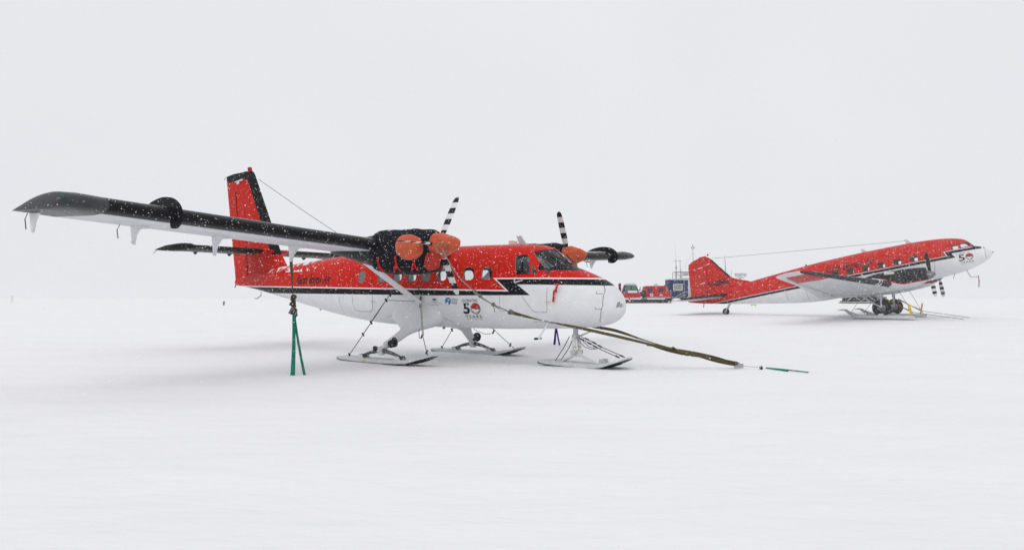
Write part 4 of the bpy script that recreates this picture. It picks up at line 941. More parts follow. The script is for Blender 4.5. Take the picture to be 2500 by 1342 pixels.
# fin, rudder, tailplane
def le2(z): return float(np.interp(z, [3.2, 3.6, 3.85, 4.05, 4.27, 5.91, 6.15, 6.33], [14.6, 15.0, 15.6, 16.15, 16.55, 17.77, 18.0, 18.35]))
def te2(z): return float(np.interp(z, [3.2, 3.67, 5.85, 6.0, 6.1, 6.2, 6.30], [20.02, 19.93, 19.74, 19.60, 19.35, 18.95, 18.45]))
rows = []; rows2 = []
for z in (3.25, 3.5, 3.75, 3.95, 4.1, 4.27, 4.7, 5.2, 5.6, 5.9, 6.1, 6.22, 6.30):
    hz = 18.55 - (z - 3.5) * 0.125; a = le2(z); full = te2(z) - a; th = 0.085 if z < 5.9 else 0.05; sec = []
    for x, t in AF10:
        s = min(a + x * full, hz); sec.append(PB(s, t * full * th / 0.1, z))
    rows.append(sec)
    wd = 0.11 - 0.02 * (z - 3.2); te = max(te2(z), hz + 0.1)
    rows2.append([PB(hz + 0.015, 0, z), PB(hz + 0.07, wd, z), PB(hz + 0.5, wd * 0.7, z), PB(te, 0.01, z), PB(te, -0.01, z), PB(hz + 0.5, -wd * 0.7, z), PB(hz + 0.07, -wd, z)])
M_fin2 = mat('transport_fin_paint', RED, 0.4, var=0.18, nscale=2.5, x0=SB, layers=[(lambda s, y, z, n: (s < (16.55 + (z - 4.27) * 0.744 + 0.16)) & (z > 4.3) & (z < 5.85), BLACK)])
f2 = MB().rings(rows).build('tail_fin', M_fin2, far, 40)
MB().rings(rows2).build('rudder', mat('transport_rudder_paint', (0.56, 0.024, 0.010), 0.42, var=0.2, nscale=2.5), f2, 40)
MB().tube([PB(18.05, 0, 6.28), PB(18.0, 0, 6.42)], 0.06, 10).build('beacon', M_redstrap, f2)
class Flat:
    def __init__(s, y): s._y = y
    def y(s, a, b): return s._y
v, f = text_geo('C-GJKB', bold=0.045, space=1.12); decal('lettering', v, f, Flat(0.225), PB, f2, M_text, 18.38, 3.76, width=1.62, height=0.46, off=0.0)
for (s0, s1, z0, z1) in ((18.55, 18.95, 5.50, 5.46), (18.25, 17.95, 5.62, 5.66), (18.6, 19.0, 4.30, 4.26)):
    raw_decal('trim_mark', [(s0, z0), (s1, z1), (s1, z1 - 0.05), (s0, z0 - 0.05)], [(0, 1, 2, 3)], Flat(0.15), PB, f2, LINE and mat('white_mark', LINE, 0.6), 0.0)
M_stab2 = mat('transport_tailplane_paint', (0.68, 0.68, 0.70), 0.42, var=0.2, x0=SB, layers=[(lambda s, y, z, n: s < (16.75 + y.ab() * 0.46 + 0.42), (0.018, 0.018, 0.02))])
for m in (1, -1):
    MB().rings([[PB(s0 + x * c, m * y, 3.06 + t * c * 1.0) for x, t in AF10] for (y, s0, c) in ((0.0, 16.75, 3.1), (1.5, 17.40, 2.50), (3.0, 18.08, 1.88), (3.9, 18.50, 1.48), (4.3, 18.95, 1.0), (4.42, 19.35, 0.55))]).build('tailplane', M_stab2, far, 40)
# wings
def w2(y): return 1.42 if y < 4.3 else 1.42 + (y - 4.3) * 0.107
def wred(s, y, z, n): return ((y.ab() > 11.2) & (y.ab() < 13.7) & (s < 9.3))
M_wing2 = mat('transport_wing_paint', (0.66, 0.67, 0.69), 0.42, var=0.18, nscale=1.6, x0=SB, stretch=(1.5, 0.5, 1), layers=[(wred, (0.50, 0.03, 0.02)), (lambda s, y, z, n: s < ((5.55 + (y.ab() - 4.3).mx(0.0) * 0.272) + 0.17), (0.022, 0.022, 0.025))])
for m in (1, -1):
    wo = MB().rings([[PB(s0 + x * c, m * y, w2(y) + t * c * k - 0.10 * x * (c / 4)) for x, t in AF12] for (y, s0, c, k) in ((0.0, 5.35, 4.35, 1.25), (2.8, 5.40, 4.3, 1.2), (4.3, 5.50, 4.2, 1.1), (7.5, 6.37, 3.25, 1.05), (11.0, 7.32, 2.25, 1.0), (13.4, 7.98, 1.72, 0.9), (14.0, 8.25, 1.45, 0.8), (14.35, 8.65, 0.95, 0.6), (14.45, 9.0, 0.5, 0.4))]).build('wing', M_wing2, far, 40)
    for (y, k) in ((5.6, 0), (5.25, 1)):
        s0 = 5.5 + (y - 4.3) * 0.272; MB().tube([PB(s0 + 0.35, m * y, w2(y) + 0.27), PB(s0 - 0.02, m * y, w2(y) + 0.14), PB(s0 - 0.06, m * y, w2(y)), PB(s0 + 0.02, m * (y + .05), w2(y) - 0.12), PB(s0 + 0.25, m * (y + .1), w2(y) - 0.2)], 0.035, 6).build('boot_band', M_white, wo)
    v = []; f = []
    for (ya, sa, yb, sb) in ((4.4, 8.75, 13.2, 9.35),):
        f.append((0, 1, 3, 2))
        for (yy, ss) in ((ya, sa), (yb, sb)):
            for dx in (-0.02, 0.02): v.append(PB(ss + dx, m * yy, w2(yy) - 0.235 + 0.012 * (yy - 4.4)))
    MB().add(v, f).build('panel_seam', M_seam, wo, 0, fixn=False)
    # nacelle
    rows = []
    for (s, w_, zt, zb) in ((3.42, 0.36, 1.98, 1.22), (3.50, 0.42, 2.03, 1.15), (4.0, 0.52, 2.12, 0.98), (4.7, 0.58, 2.18, 0.92), (5.5, 0.60, 2.22, 0.90), (6.4, 0.58, 2.22, 0.92), (7.4, 0.48, 2.05, 1.0), (8.4, 0.32, 1.80, 1.15), (9.2, 0.10, 1.6, 1.35)):
        rows.append([PB(s, m * (2.82 + w_ * math.copysign(abs(math.cos(q)) ** 0.85, math.cos(q))), (zt + zb) / 2 + (zt - zb) / 2 * math.copysign(abs(math.sin(q)) ** 0.85, math.sin(q))) for q in [2 * math.pi * k / 28 for k in range(28)]])
    def ncurve(s, d): return 1.27 - d + 0.56 * s.smooth(4.75, 6.1)
    M_nac = mat('transport_nacelle_paint', (0.72, 0.725, 0.74), 0.4, var=0.2, nscale=3, x0=SB, layers=[(lambda s, y, z, n: z > ncurve(s, 0.07), (0.5, 0.02, 0.02)), (lambda s, y, z, n: z > ncurve(s, 0.0), (0.016, 0.016, 0.018))])
    MB().rings(rows).build('engine_nacelle', M_nac, far, 40)
    MB().tube([PB(5.2, m * 3.38, 2.02), PB(5.75, m * 3.52, 2.10)], [0.12, 0.14], 12, flat=0.7).build('exhaust_stub', M_cream, far)
    hub = Vector(PB(3.26, m * 2.82, 1.52))
    po = MB().tube([hub + Vector((d, 0, 0)) for d in (-0.2, -0.02, 0.12, 0.24, 0.30)], [0.27, 0.26, 0.20, 0.10, 0.02], 16).build('propeller', M_grey, far, 50)
    for k in range(4):
        ang = 90 + 90 * k; dr = Vector((0, math.cos(R(ang)), math.sin(R(ang)))); fw = Vector((1, 0, 0)); tn = Vector((0, -math.sin(R(ang)), math.cos(R(ang)))); rows = []
        for (r_, cw_, th_) in ((0.16, 0.06, 0.06), (0.35, 0.09, 0.04), (0.6, 0.12, 0.025), (1.0, 0.13, 0.018), (1.25, 0.115, 0.012), (1.37, 0.08, 0.008), (1.41, 0.03, 0.005)):
            cd = (fw * math.sin(R(80)) + tn * math.cos(R(80))); nd = dr.cross(cd); rows.append([hub + dr * r_ + cd * cw_ * math.cos(2 * math.pi * j / 12) + nd * th_ * math.sin(2 * math.pi * j / 12) for j in range(12)])
        def band2(s, y, z, n, hub=hub):
            yy = y - hub.y; zz = z - hub.z; q = yy * yy + zz * zz; r2 = q._m('SQRT', q); k_ = (1.41 - r2) * (1 / 0.17); k_ = k_._m('FLOOR', k_); md = k_._m('MODULO', k_, 2.0)
            return md < 0.5
        MB().rings(rows).build('blade', mat('transport_blade_%d' % m, (0.014, 0.014, 0.015), 0.45, var=0.2, layers=[(band2, (0.72, 0.72, 0.72))]) if k else M_dkblade if 'M_dkblade' in globals() else mat('transport_blade_back', (0.014, 0.014, 0.015), 0.5), po, 40)
    # main gear: wheel inside a wheel-ski
    W = Vector(PL(0, m * 2.82, 0.72)); wx = MB(); prof = [(0.24, 0.09), (0.40, 0.175), (0.52, 0.17), (0.565, 0.11), (0.575, 0.0), (0.565, -0.11), (0.52, -0.17), (0.40, -0.175), (0.24, -0.09)]
    rows = [[W + Vector((r_ * math.cos(a), d, r_ * math.sin(a))) for (r_, d) in prof] for a in [2 * math.pi * k / 28 for k in range(28)]]; rows.append(rows[0])
    wh = bpy.data.objects.new('wheel', None); COL.objects.link(wh); wh.parent = far
    wx.rings(rows, cap=False); wx.build('tyre', M_tyre, wh, 40)
    hb = MB(); hb.tube([W + Vector((0, d, 0)) for d in (-0.13, -0.10, 0.10, 0.13)], [0.15, 0.25, 0.25, 0.15], 20); hb.tube([W + Vector((0, -0.24, 0)), W + Vector((0, 0.24, 0))], 0.07, 10); hb.build('rim', M_grey, wh)
    for dy in (-0.27, 0.27):
        MB().tube([W + Vector((0, dy, 0)), Vector(PL(-0.02, m * 2.82 - dy, 1.35)), Vector(PL(-0.12, m * 2.82 - dy * 0.9, 1.95))], [0.055, 0.06, 0.075], 10).build('gear_strut', M_lgrey, far)
        MB().tube([W + Vector((0, dy, 0.05)), Vector(PL(-0.75, m * 2.82 - dy * 0.8, 1.15)), Vector(PL(-1.35, m * 2.82 - dy * 0.6, 1.62))], 0.05, 8).build('drag_brace', M_lgrey, far)
    MB().tube([Vector(PL(-0.07, m * 2.82 - 0.27, 1.45)), Vector(PL(-0.07, m * 2.82 + 0.27, 1.45))], 0.05, 8).build('gear_crossbar', M_lgrey, far)
    sk = MB()
    for dy in (-0.33, 0.33):
        sk.prism([(-1.75, 0.05), (-1.62, 0.02), (1.45, 0.02), (1.95, 0.10), (2.0, 0.18), (1.55, 0.22), (-1.3, 0.22), (-1.5, 0.24)], m * 2.82 + dy - 0.13, m * 2.82 + dy + 0.13, 0, PL)
    for fx_ in (-1.2, 1.0): sk.prism([(fx_ - 0.15, 0.05), (fx_ + 0.15, 0.05), (fx_ + 0.15, 0.19), (fx_ - 0.15, 0.19)], m * 2.82 - 0.34, m * 2.82 + 0.34, 0, PL)
    so = sk.build('wheel_ski', M_ski, far, bevel=0.015)
    sb = MB(); sb.prism([(1.5, 0.06), (1.4, 0.14), (2.0, 0.20), (2.02, 0.12)], m * 2.82 - 0.3, m * 2.82 + 0.3, 0, PL); sb.prism([(-1.7, 0.03), (1.5, 0.0), (1.5, 0.02), (-1.7, 0.05)], m * 2.82 - 0.46, m * 2.82 + 0.46, 0, PL); sb.build('ski_sole', M_skib, so)
    ta = MB(); ta.prism([(-1.35, 0.24), (-1.75, 0.10), (-2.25, 0.50), (-2.15, 0.56)], m * 2.82 - 0.12, m * 2.82 + 0.12, 0, PL); ta.prism([(-2.02, 0.50), (-2.15, 0.60), (-2.38, 0.61), (-2.75, 0.50), (-2.35, 0.52)], m * 2.82 - 0.25, m * 2.82 + 0.25, 0, PL); ta.build('ski_tail', M_lgrey, so)
    MB().prism([(0.22, 0.22), (-0.22, 0.22), (-0.08, 0.34), (0.08, 0.34)], m * 2.82 + 0.44, m * 2.82 + 0.48, 0, PL).build('ski_bracket', M_white, so)
    yp = MB(); yp.prism([(1.72, 0.08), (1.86, 0.08), (1.68, 0.95), (1.52, 0.95)] if m > 0 else [(1.62, 0.12), (1.72, 0.12), (1.85, 1.0), (1.75, 1.0)], m * 2.82 + 0.25, m * 2.82 + 0.33, 0, PL); yp.build('marker_post', M_yellow, so)
    cbs = MB(); cbs.tube([PL(1.9, m * 2.6, 0.16), PL(0.9, m * 2.82, 1.95), PL(-0.1, m * 2.82, 1.55)], 0.013, 5); cbs.build('check_cable', M_cable, far)
    cbs = MB(); cbs.tube([PL(-1.9, m * 2.6, 0.35), PL(-1.1, m * 2.82, 1.6)], 0.013, 5); cbs.build('check_cable', M_cable, far)
# tail wheel
TW = Vector(PL(-11.2, 0, 0.32)); rows = [[TW + Vector((r_ * math.cos(a), d, r_ * math.sin(a))) for (r_, d) in ((0.12, 0.06), (0.2, 0.09), (0.25, 0.06), (0.262, 0), (0.25, -0.06), (0.2, -0.09), (0.12, -0.06))] for a in [2 * math.pi * k / 22 for k in range(22)]]; rows.append(rows[0])
tw_ = bpy.data.objects.new('tail_wheel', None); COL.objects.link(tw_); tw_.parent = far
MB().rings(rows, cap=False).build('tyre', M_tyre, tw_, 40); MB().tube([TW + Vector((0, -0.09, 0)), TW + Vector((0, 0.09, 0))], 0.125, 14).build('rim', M_grey, tw_)
MB().tube([TW + Vector((0, 0.13, 0)), TW + Vector((0.25, 0.13, 0.32)), TW + Vector((0.45, 0.03, 0.75))], [0.04, 0.055, 0.07], 8).build('tail_strut', M_lgrey, far)
MB().tube([TW + Vector((0, -0.13, 0)), TW + Vector((0.25, -0.13, 0.32)), TW + Vector((0.75, -0.03, 0.72))], [0.04, 0.055, 0.07], 8).build('tail_strut', M_lgrey, far)
MB().tube([PB(1.45, 0.25, 1.55), PB(1.28, 0.25, 0.98), PB(1.02, 0.25, 0.98)], 0.035, 8).build('pitot_mast', M_lgrey, far)
MB().tube([PB(1.02, 0.25, 0.93), PB(0.86, 0.25, 1.0), PB(0.90, 0.25, 0.62), PB(0.98, 0.25, 0.28)], 0.03, 6).build('pitot_cover', mat('dark_red_cloth', (0.25, 0.012, 0.02), 0.8), far)
MB().tube([PB(2.1, 0.3, 1.4), PB(2.25, 0.3, 1.1)], 0.02, 6).build('drain_mast', M_grey, far)
MB().tube([PB(19.0, 0.1, 2.75), PB(19.1, 0.1, 2.4)], 0.03, 6).build('tail_stake', M_redstrap, far)
# straps over the far aircraft's main wheels
FM = Matrix.Translation(Vector(far.location)) @ far.rotation_euler.to_matrix().to_4x4()
for m in (1, -1):
    a = FM @ Vector(PL(0.25, m * 2.82, 1.27)); b = FM @ Vector(PL(1.75, m * 2.75, 0.45)); c = FM @ Vector(PL(4.6, m * 2.7, 0.03))
    st = thing('tie_down_strap', 'yellow strap running from a plane wheel past the yellow post that leans ' + ('tailward' if m > 0 else 'noseward'), 'strap', (c.x, c.y, c.z), group='straps on the transport plane wheels')
    MB().ribbon([p - c for p in path(a, b, 12)], 0.10, 0.02, Vector((0, 0, 1)), twist=lambda t: 3 * t).build('webbing', mat('yellow_olive_webbing', (0.36, 0.29, 0.03), 0.8, var=0.4, nscale=10), st, 0)
    MB().tube([p - c for p in path(b, c, 6)], 0.018, 5).build('line', M_rope, st)

# ================================================================== far depot: hut, tracked vehicles, sled, markers
def pix(u, v, d): return Vector(((u - 1250) / F_PX * d, d, CAM_H + (HOR - v) / F_PX * d))
DY = 100.0; DZ = ground_z(DY)
hut = thing('container_hut', 'dark blue corrugated container hut with framed window, steps and roof masts', 'hut', (24.0, DY, DZ))
M_cblue = mat('container_blue', (0.018, 0.045, 0.15), 0.5, var=0.35, nscale=3)
hw, hd_, z0, z1 = 3.3, 2.44, 0.42, 3.02
mb = MB(); n = 34; prof = []
for k in range(n):
    x = -hw + 2 * hw * k / n; w_ = 2 * hw / n; prof += [(x, 0.0), (x + w_ * 0.35, 0.0), (x + w_ * 0.5, 0.05), (x + w_ * 0.85, 0.05)]
prof.append((hw, 0.0))
v = [(x, y, z) for z in (z0, z1) for (x, y) in prof]; q = len(prof); mb.add(v, [(i, i + 1, q + i + 1, q + i) for i in range(q - 1)])
mb.box((0, hd_ / 2 + 0.08, (z0 + z1) / 2), (2 * hw, hd_, z1 - z0 - 0.02)); mb.build('wall', M_cblue, hut, 20)
for (dx, dz, dd) in ((0, z1 + 0.03, (2 * hw + 0.1, 2.7, 0.14)), (0, z0 - 0.04, (2 * hw + 0.1, 2.7, 0.14))): MB().box((dx, hd_ / 2 + .05, dz), dd).build('frame_rail', M_cblue if dz < 1 else M_lgrey, hut)
for x in (-hw, hw): MB().box((x, -0.02, (z0 + z1) / 2), (0.14, 0.16, z1 - z0)).build('corner_post', M_cblue, hut)
win = MB(); wx0, wx1, wz0, wz1 = -2.72, -1.60, 1.62, 2.42
for (c, d) in (((wx0 + wx1) / 2, wz0), ((wx0 + wx1) / 2, wz1)): win.box((c, -0.06, d), (wx1 - wx0 + 0.1, 0.12, 0.09))
for c in (wx0, wx1): win.box((c, -0.06, (wz0 + wz1) / 2), (0.09, 0.115, wz1 - wz0 + .05))
wo_ = win.build('window', M_cream, hut)
MB().box(((wx0 + wx1) / 2, -0.02, (wz0 + wz1) / 2), (wx1 - wx0 - 0.08, 0.02, wz1 - wz0 - 0.08)).build('pane', mat('pale_pane', (0.30, 0.36, 0.33), 0.12, var=0.3, nscale=1.5, spec=0.6), wo_)
MB().box((-0.15, -0.05, 1.72), (1.3, 0.10, 2.52)).build('door', M_lgrey, hut, bevel=0.01)
for k in range(2):
    c = Vector((-1.42 + 0.80 * k, -0.9, 0.28)); ob = MB(); ob.tube([c + Vector((0, d, 0)) for d in (-0.08, 0.08)], 0.24, 16); ob.tube([c + Vector((0, -0.10, 0)), c + Vector((0, 0.10, 0))], 0.10, 10, mi=1); ob.build('cable_reel', [mat('faded_red', (0.35, 0.03, 0.035), 0.6, var=0.3), M_lgrey], hut)
for (x, z) in ((-0.15, 0.40),): MB().box((x, -0.55, z), (2.2, 1.0, 0.08)).build('landing', M_grey, hut)
for k in range(4): MB().box((-1.55 - 0.28 * k, -0.55, 0.33 - 0.085 * k), (0.3, 0.9, 0.04)).build('stair_tread', M_grey, hut)
for dy in (-1.0, -0.1):
    MB().tube([(-1.3, dy, 0.42), (-1.3, dy, 1.42), (0.9, dy, 1.42), (0.9, dy, 0.42)], 0.025, 6).build('handrail', M_lgrey, hut)
    for dz in (0.0, 0.35): MB().tube([(-1.3, dy, 1.42 - dz), (-2.75, dy, 0.62 - dz), (-2.8, dy, 0.1)], 0.025, 6).build('handrail', M_lgrey, hut)
for x in (-1.0, 0.0): MB().tube([(x, -1.0, 0.42), (x, -1.0, 1.42)], 0.022, 6).build('rail_post', M_lgrey, hut)
MB().tube([(-1.32, -0.08, 0.4), (-1.32, -0.08, 3.1)], 0.03, 6).build('drain_pipe', M_lgrey, hut)
# roof frame and masts
rf = MB()
for (x, y) in ((-2.4, 0.3), (-1.55, 0.3), (0.4, 0.3), (-2.4, 1.9), (0.4, 1.9)): rf.tube([(x, y, 3.08), (x, y, 4.05)], 0.035, 6)
rf.tube([(-2.4, 0.3, 4.05), (0.4, 0.3, 4.05), (0.4, 1.9, 4.05), (-2.4, 1.9, 4.05), (-2.4, 0.3, 4.05)], 0.035, 6); rf.tube([(-2.4, 0.3, 3.6), (0.4, 0.3, 3.6)], 0.025, 6); rf.tube([(-2.3, 0.3, 4.0), (-1.55, 0.3, 3.15)], 0.025, 6)
rf.build('roof_frame', M_grey, hut)
MB().box((-1.0, 0.35, 3.75), (0.78, 0.5, 0.45)).build('roof_cabinet', M_lgrey, hut, bevel=0.02); MB().box((-0.9, 0.2, 3.18), (2.2, 0.4, 0.18)).build('roof_duct', M_lgrey, hut, bevel=0.02)
for (x, z) in ((-1.15, 3.74), (-0.88, 3.74)): MB().box((x, 0.09, z), (0.12, 0.03, 0.14)).build('cabinet_vent', M_cable, hut)
def mast(x, y, h0, h1, r_, parts=()):
    mo = MB(); mo.tube([(x, y, h0), (x - 0.08, y, (h0 + h1) / 2), (x - 0.12, y, h1)], [r_, r_ * 0.9, r_ * 0.5], 8); return mo.build('mast', M_grey, hut)
mast(-2.2, 0.4, 3.1, 5.75, 0.05); mast(-1.65, 0.4, 3.1, 5.70, 0.045); mast(-0.9, 0.4, 4.0, 5.2, 0.012)
MB().tube([(-2.3, 0.4, 5.7), (-2.38, 0.4, 7.0), (-2.44, 0.4, 8.05)], [0.02, 0.012, 0.01], 6).build('whip_aerial', M_lgrey, hut)
MB().tube([(-2.65, 0.4, 5.48), (-1.6, 0.4, 5.52)], 0.022, 6).build('mast_crossbar', M_grey, hut)
MB().box((-2.28, 0.35, 4.62), (0.20, 0.1, 0.22)).build('mast_box', mat('tan_box', (0.40, 0.22, 0.08), 0.6), hut)
mast(0.25, 1.2, 3.1, 7.5, 0.045)
wv = MB(); wv.tube([(0.0, 1.2, 7.15), (0.3, 1.2, 7.25)], 0.02, 6)
for dx in (-0.13, 0.13): wv.tube([(0.13 + dx, 1.2, 7.2), (0.13 + dx * 1.3, 1.2, 7.42)], [0.05, 0.07], 8)
wv.tube([(0.13, 1.2, 7.5), (0.13, 1.2, 7.72)], [0.05, 0.06], 8); wv.build('wind_sensor', M_grey, hut)
for dx in (-2.0, 1.9): MB().tube([(0.17, 1.2, 6.75), (0.17 + dx, 1.2 + 0.4, 3.4)], 0.012, 4).build('guy_wire', M_lgrey, hut)
# stays and second mast to the right of the tail fin
mast(4.45 - 0.0, 1.2, 2.2, 5.1, 0.05) if False else None
sv = thing('radio_mast', 'slim grey radio mast with small lattice frame rising behind the tail fin edge', 'mast', (28.5, DY + 1.0, DZ))
MB().tube([(0, 0, 0), (-0.05, 0, 3.6), (-0.12, 0, 5.3), (-0.2, 0, 6.3)], [0.06, 0.055, 0.04, 0.012], 8).build('pole', M_grey, sv)
MB().tube([(0.15, 0, 0.0), (0.15, 0, 4.25), (0.75, 0, 4.25), (0.75, 0, 0.0)], 0.03, 6).build('lattice_frame', M_lgrey, sv)
MB().tube([(0.15, 0, 3.8), (0.75, 0, 3.8)], 0.025, 6).build('lattice_rung', M_lgrey, sv)
fl_ = thing('floodlight_tower', 'portable light tower with four grey floodlights showing above the transport plane', 'light tower', (30.7, DY + 2, DZ))
MB().tube([(0, 0, 0), (0, 0, 3.35)], 0.06, 8).build('pole', M_grey, fl_)
MB().box((0, 0, 0.35), (1.2, 1.2, 0.7)).build('generator_box', M_lgrey, fl_, bevel=0.04)
MB().tube([(-0.5, 0, 3.35), (0.5, 0, 3.35)], 0.05, 6).build('crossbar', M_grey, fl_)
for (x, z) in ((-0.6, 3.75), (-0.18, 3.72), (0.2, 3.75), (0.62, 3.72)):
    lm = MB(); lm.box((x, -0.1, z), (0.36, 0.14, 0.42)); lm.tube([(x, 0, 3.36), (x, 0, z - 0.15)], 0.03, 6); lm.build('lamp_head', M_lgrey, fl_, bevel=0.02)

M_vred = mat('vehicle_red', (0.50, 0.018, 0.025), 0.4, var=0.2, nscale=3)
M_track = mat('track_rubber', (0.018, 0.018, 0.019), 0.7, var=0.5, nscale=8, bump=0.5, bscale=10)
def track_loop(mb, x0, x1, y, zlow, ztop, wd, lug=0.2):
    """an endless track belt with raised cleats"""
    rr = (ztop - zlow) / 2; pts = []
    L = x1 - x0 - 2 * rr
    for k in range(12): a = R(90 + 180 * k / 11); pts.append((x0 + rr + rr * math.cos(a), zlow + rr + rr * math.sin(a)))
    for k in range(12): a = R(-90 + 180 * k / 11); pts.append((x1 - rr + rr * math.cos(a), zlow + rr + rr * math.sin(a)))
    n = len(pts); v = []; f = []
    for (x, z) in pts:
        cx = min(max(x, x0 + rr), x1 - rr); d = Vector((x - cx, z - zlow - rr)); d = d.normalized() if d.length > 1e-6 else Vector((0, 1)); i_ = (x - d.x * 0.06, z - d.y * 0.06)
        v += [(x, y - wd / 2, z), (x, y + wd / 2, z), (i_[0], y + wd / 2, i_[1]), (i_[0], y - wd / 2, i_[1])]
    for k in range(n):
        a, b = 4 * k, 4 * ((k + 1) % n)
        for j in range(4): f.append((a + j, a + (j + 1) % 4, b + (j + 1) % 4, b + j))
    mb.add(v, f)
def carrier_tracks(par, x0, x1, wid):
    for y in (-wid, wid):
        t_ = MB(); track_loop(t_, x0, x1, y, -0.02, 0.62, 0.55); to_ = t_.build('track', M_track, par, 30)
        k = x0 + 0.34
        while k < x1 - 0.3:
            MB().tube([(k, y - 0.2, 0.26), (k, y + 0.2, 0.26)], 0.21, 14).build('road_wheel', M_dkgrey, to_); k += 0.52
# red tracked carrier
cv = thing('tracked_carrier', 'boxy red tracked carrier with square side windows beside the blue hut', 'tracked vehicle', (18.75, DY - 1.5, ground_z(DY - 1.5)), group='tracked vehicles by the hut')
carrier_tracks(cv, -1.85, 1.80, 0.72)
side = [(-1.62, 0.72), (-1.70, 0.95), (-1.58, 2.02), (-1.48, 2.12), (1.02, 2.16), (1.18, 2.08), (1.38, 1.45), (1.62, 1.38), (1.72, 0.95), (1.60, 0.72)]
body = MB(); body.prism(side, -0.93, 0.93, 0, lambda s, y, z: (s, y, z)); body.build('body', M_vred, cv, bevel=0.05)
MB().box((0, 0, 0.68), (3.5, 1.9, 0.10)).build('sill', M_lgrey, cv)
MB().box((-0.25, 0, 2.16), (2.5, 1.6, 0.06)).build('roof_panel', M_white, cv, bevel=0.02)
for (x, w_) in ((-1.03, 0.62), (0.42, 0.66)):
    wdo = MB(); wdo.add([(x - w_ / 2, -0.945, 1.38), (x + w_ / 2, -0.945, 1.38), (x + w_ / 2, -0.945, 1.92), (x - w_ / 2, -0.945, 1.92), (x - w_ / 2, -0.93, 1.38), (x + w_ / 2, -0.93, 1.38), (x + w_ / 2, -0.93, 1.92), (x - w_ / 2, -0.93, 1.92)], [(0, 1, 2, 3), (0, 4, 5, 1), (1, 5, 6, 2), (2, 6, 7, 3), (3, 7, 4, 0)]); wdo.build('window', mat('vehicle_glass', (0.05, 0.055, 0.06), 0.08, spec=0.6), cv, 0)
MB().prism([(1.05, 2.08), (1.19, 2.06), (1.40, 1.46), (1.08, 1.42)], -0.945, 0.945, 0, lambda s, y, z: (s + 0.012, y, z)).build('windscreen', mat('pale_glass', (0.22, 0.24, 0.23), 0.1, spec=0.6), cv)
ds = MB(); dv, df = disc(-0.78, 1.02, 0.2, 0.2); ds.add([(a, -0.945, b) for a, b in dv], df); ds.build('emblem_rim', M_white, cv, 0, fixn=False)
dv, df = disc(-0.78, 1.02, 0.11, 0.11); MB().add([(a, -0.951, b) for a, b in dv], df).build('emblem', M_blue, cv, 0, fixn=False)
MB().box((0.45, -0.945, 1.0), (0.42, 0.012, 0.12)).build('number_plate', M_cream, cv)
MB().box((-0.05, 0.1, 2.36), (0.36, 0.5, 0.24)).build('roof_vent', M_lgrey, cv, bevel=0.03)
for x in (0.95, 1.25): MB().tube([(x, -0.6, 2.1), (x, -0.6, 2.34)], 0.05, 8).build('marker_light', M_cable, cv)
MB().box((1.74, 0, 1.15), (0.16, 1.2, 0.5)).build('grille', M_lgrey, cv, bevel=0.02)
MB().box((1.80, 0, 0.60), (0.2, 1.8, 0.2)).build('bumper', M_cable, cv, bevel=0.02)
MB().box((-1.78, 0, 1.15), (0.16, 0.8, 0.8)).build('spare_box', M_cable, cv, bevel=0.02)
# snow groomer
cg = thing('snow_groomer', 'red snow groomer with teal tinted glass cab beyond the plane nose', 'tracked vehicle', (15.2, DY - 2, ground_z(DY - 2)), group='tracked vehicles by the hut')
carrier_tracks(cg, -1.9, 2.1, 0.85)
MB().prism([(-1.7, 0.66), (-1.7, 1.25), (1.1, 1.25), (1.25, 1.0), (1.2, 0.66)], -0.9, 0.9, 0, lambda s, y, z: (s, y, z)).build('body', M_vred, cg, bevel=0.04)
MB().box((0, 0, 0.66), (3.0, 2.0, 0.08)).build('sill', M_white, cg)
MB().prism([(-0.95, 1.27), (-0.62, 2.28), (0.72, 2.26), (1.02, 1.62), (1.05, 1.27)], -0.82, 0.82, 0, lambda s, y, z: (s, y, z)).build('cab_glass', mat('groomer_glass', (0.10, 0.20, 0.19), 0.1, spec=0.6, var=0.35, nscale=2), cg)
for poly in ([(-0.98, 1.26), (-0.65, 2.30), (-0.55, 2.30), (-0.86, 1.26)], [(0.0, 1.26), (0.02, 2.30), (0.12, 2.30), (0.12, 1.26)], [(0.68, 2.30), (1.0, 1.66), (1.06, 1.26), (0.96, 1.26), (0.9, 1.62), (0.6, 2.26)]):
    MB().prism(poly, -0.845, 0.845, 0, lambda s, y, z: (s, y, z)).build('cab_pillar', M_cable, cg)
MB().prism([(-0.66, 2.30), (-0.55, 2.44), (0.60, 2.44), (0.78, 2.30)], -0.85, 0.85, 0, lambda s, y, z: (s, y, z)).build('cab_roof', M_lgrey, cg, bevel=0.02)
MB().box((0.25, 0, 1.42), (1.2, 1.7, 0.30)).build('cab_panel', M_white, cg, bevel=0.02)
for x in (-0.4, 0.0, 0.4): MB().box((x, -0.5, 2.5), (0.14, 0.14, 0.1)).build('marker_light', M_lgrey, cg)
MB().tube([(1.1, -0.7, 1.6), (1.2, -0.95, 1.8), (1.2, -0.95, 2.1)], 0.05, 6).build('mirror', M_cable, cg)
MB().tube([(1.2, -0.8, 1.1), (1.2, -0.8, 1.62), (1.95, -0.8, 1.62), (2.05, -0.8, 1.1)], 0.05, 6).build('deck_rail', M_vred, cg)
MB().box((1.7, 0, 1.12), (0.7, 1.5, 0.62)).build('deck_load', M_dkgrey, cg, bevel=0.06)
MB().prism([(-1.45, 1.25), (-1.55, 2.45), (-1.25, 2.55), (-1.2, 1.25)], -0.9, -0.5, 0, lambda s, y, z: (s, y, z)).build('rear_winch', mat('dark_red', (0.13, 0.012, 0.02), 0.6), cg)
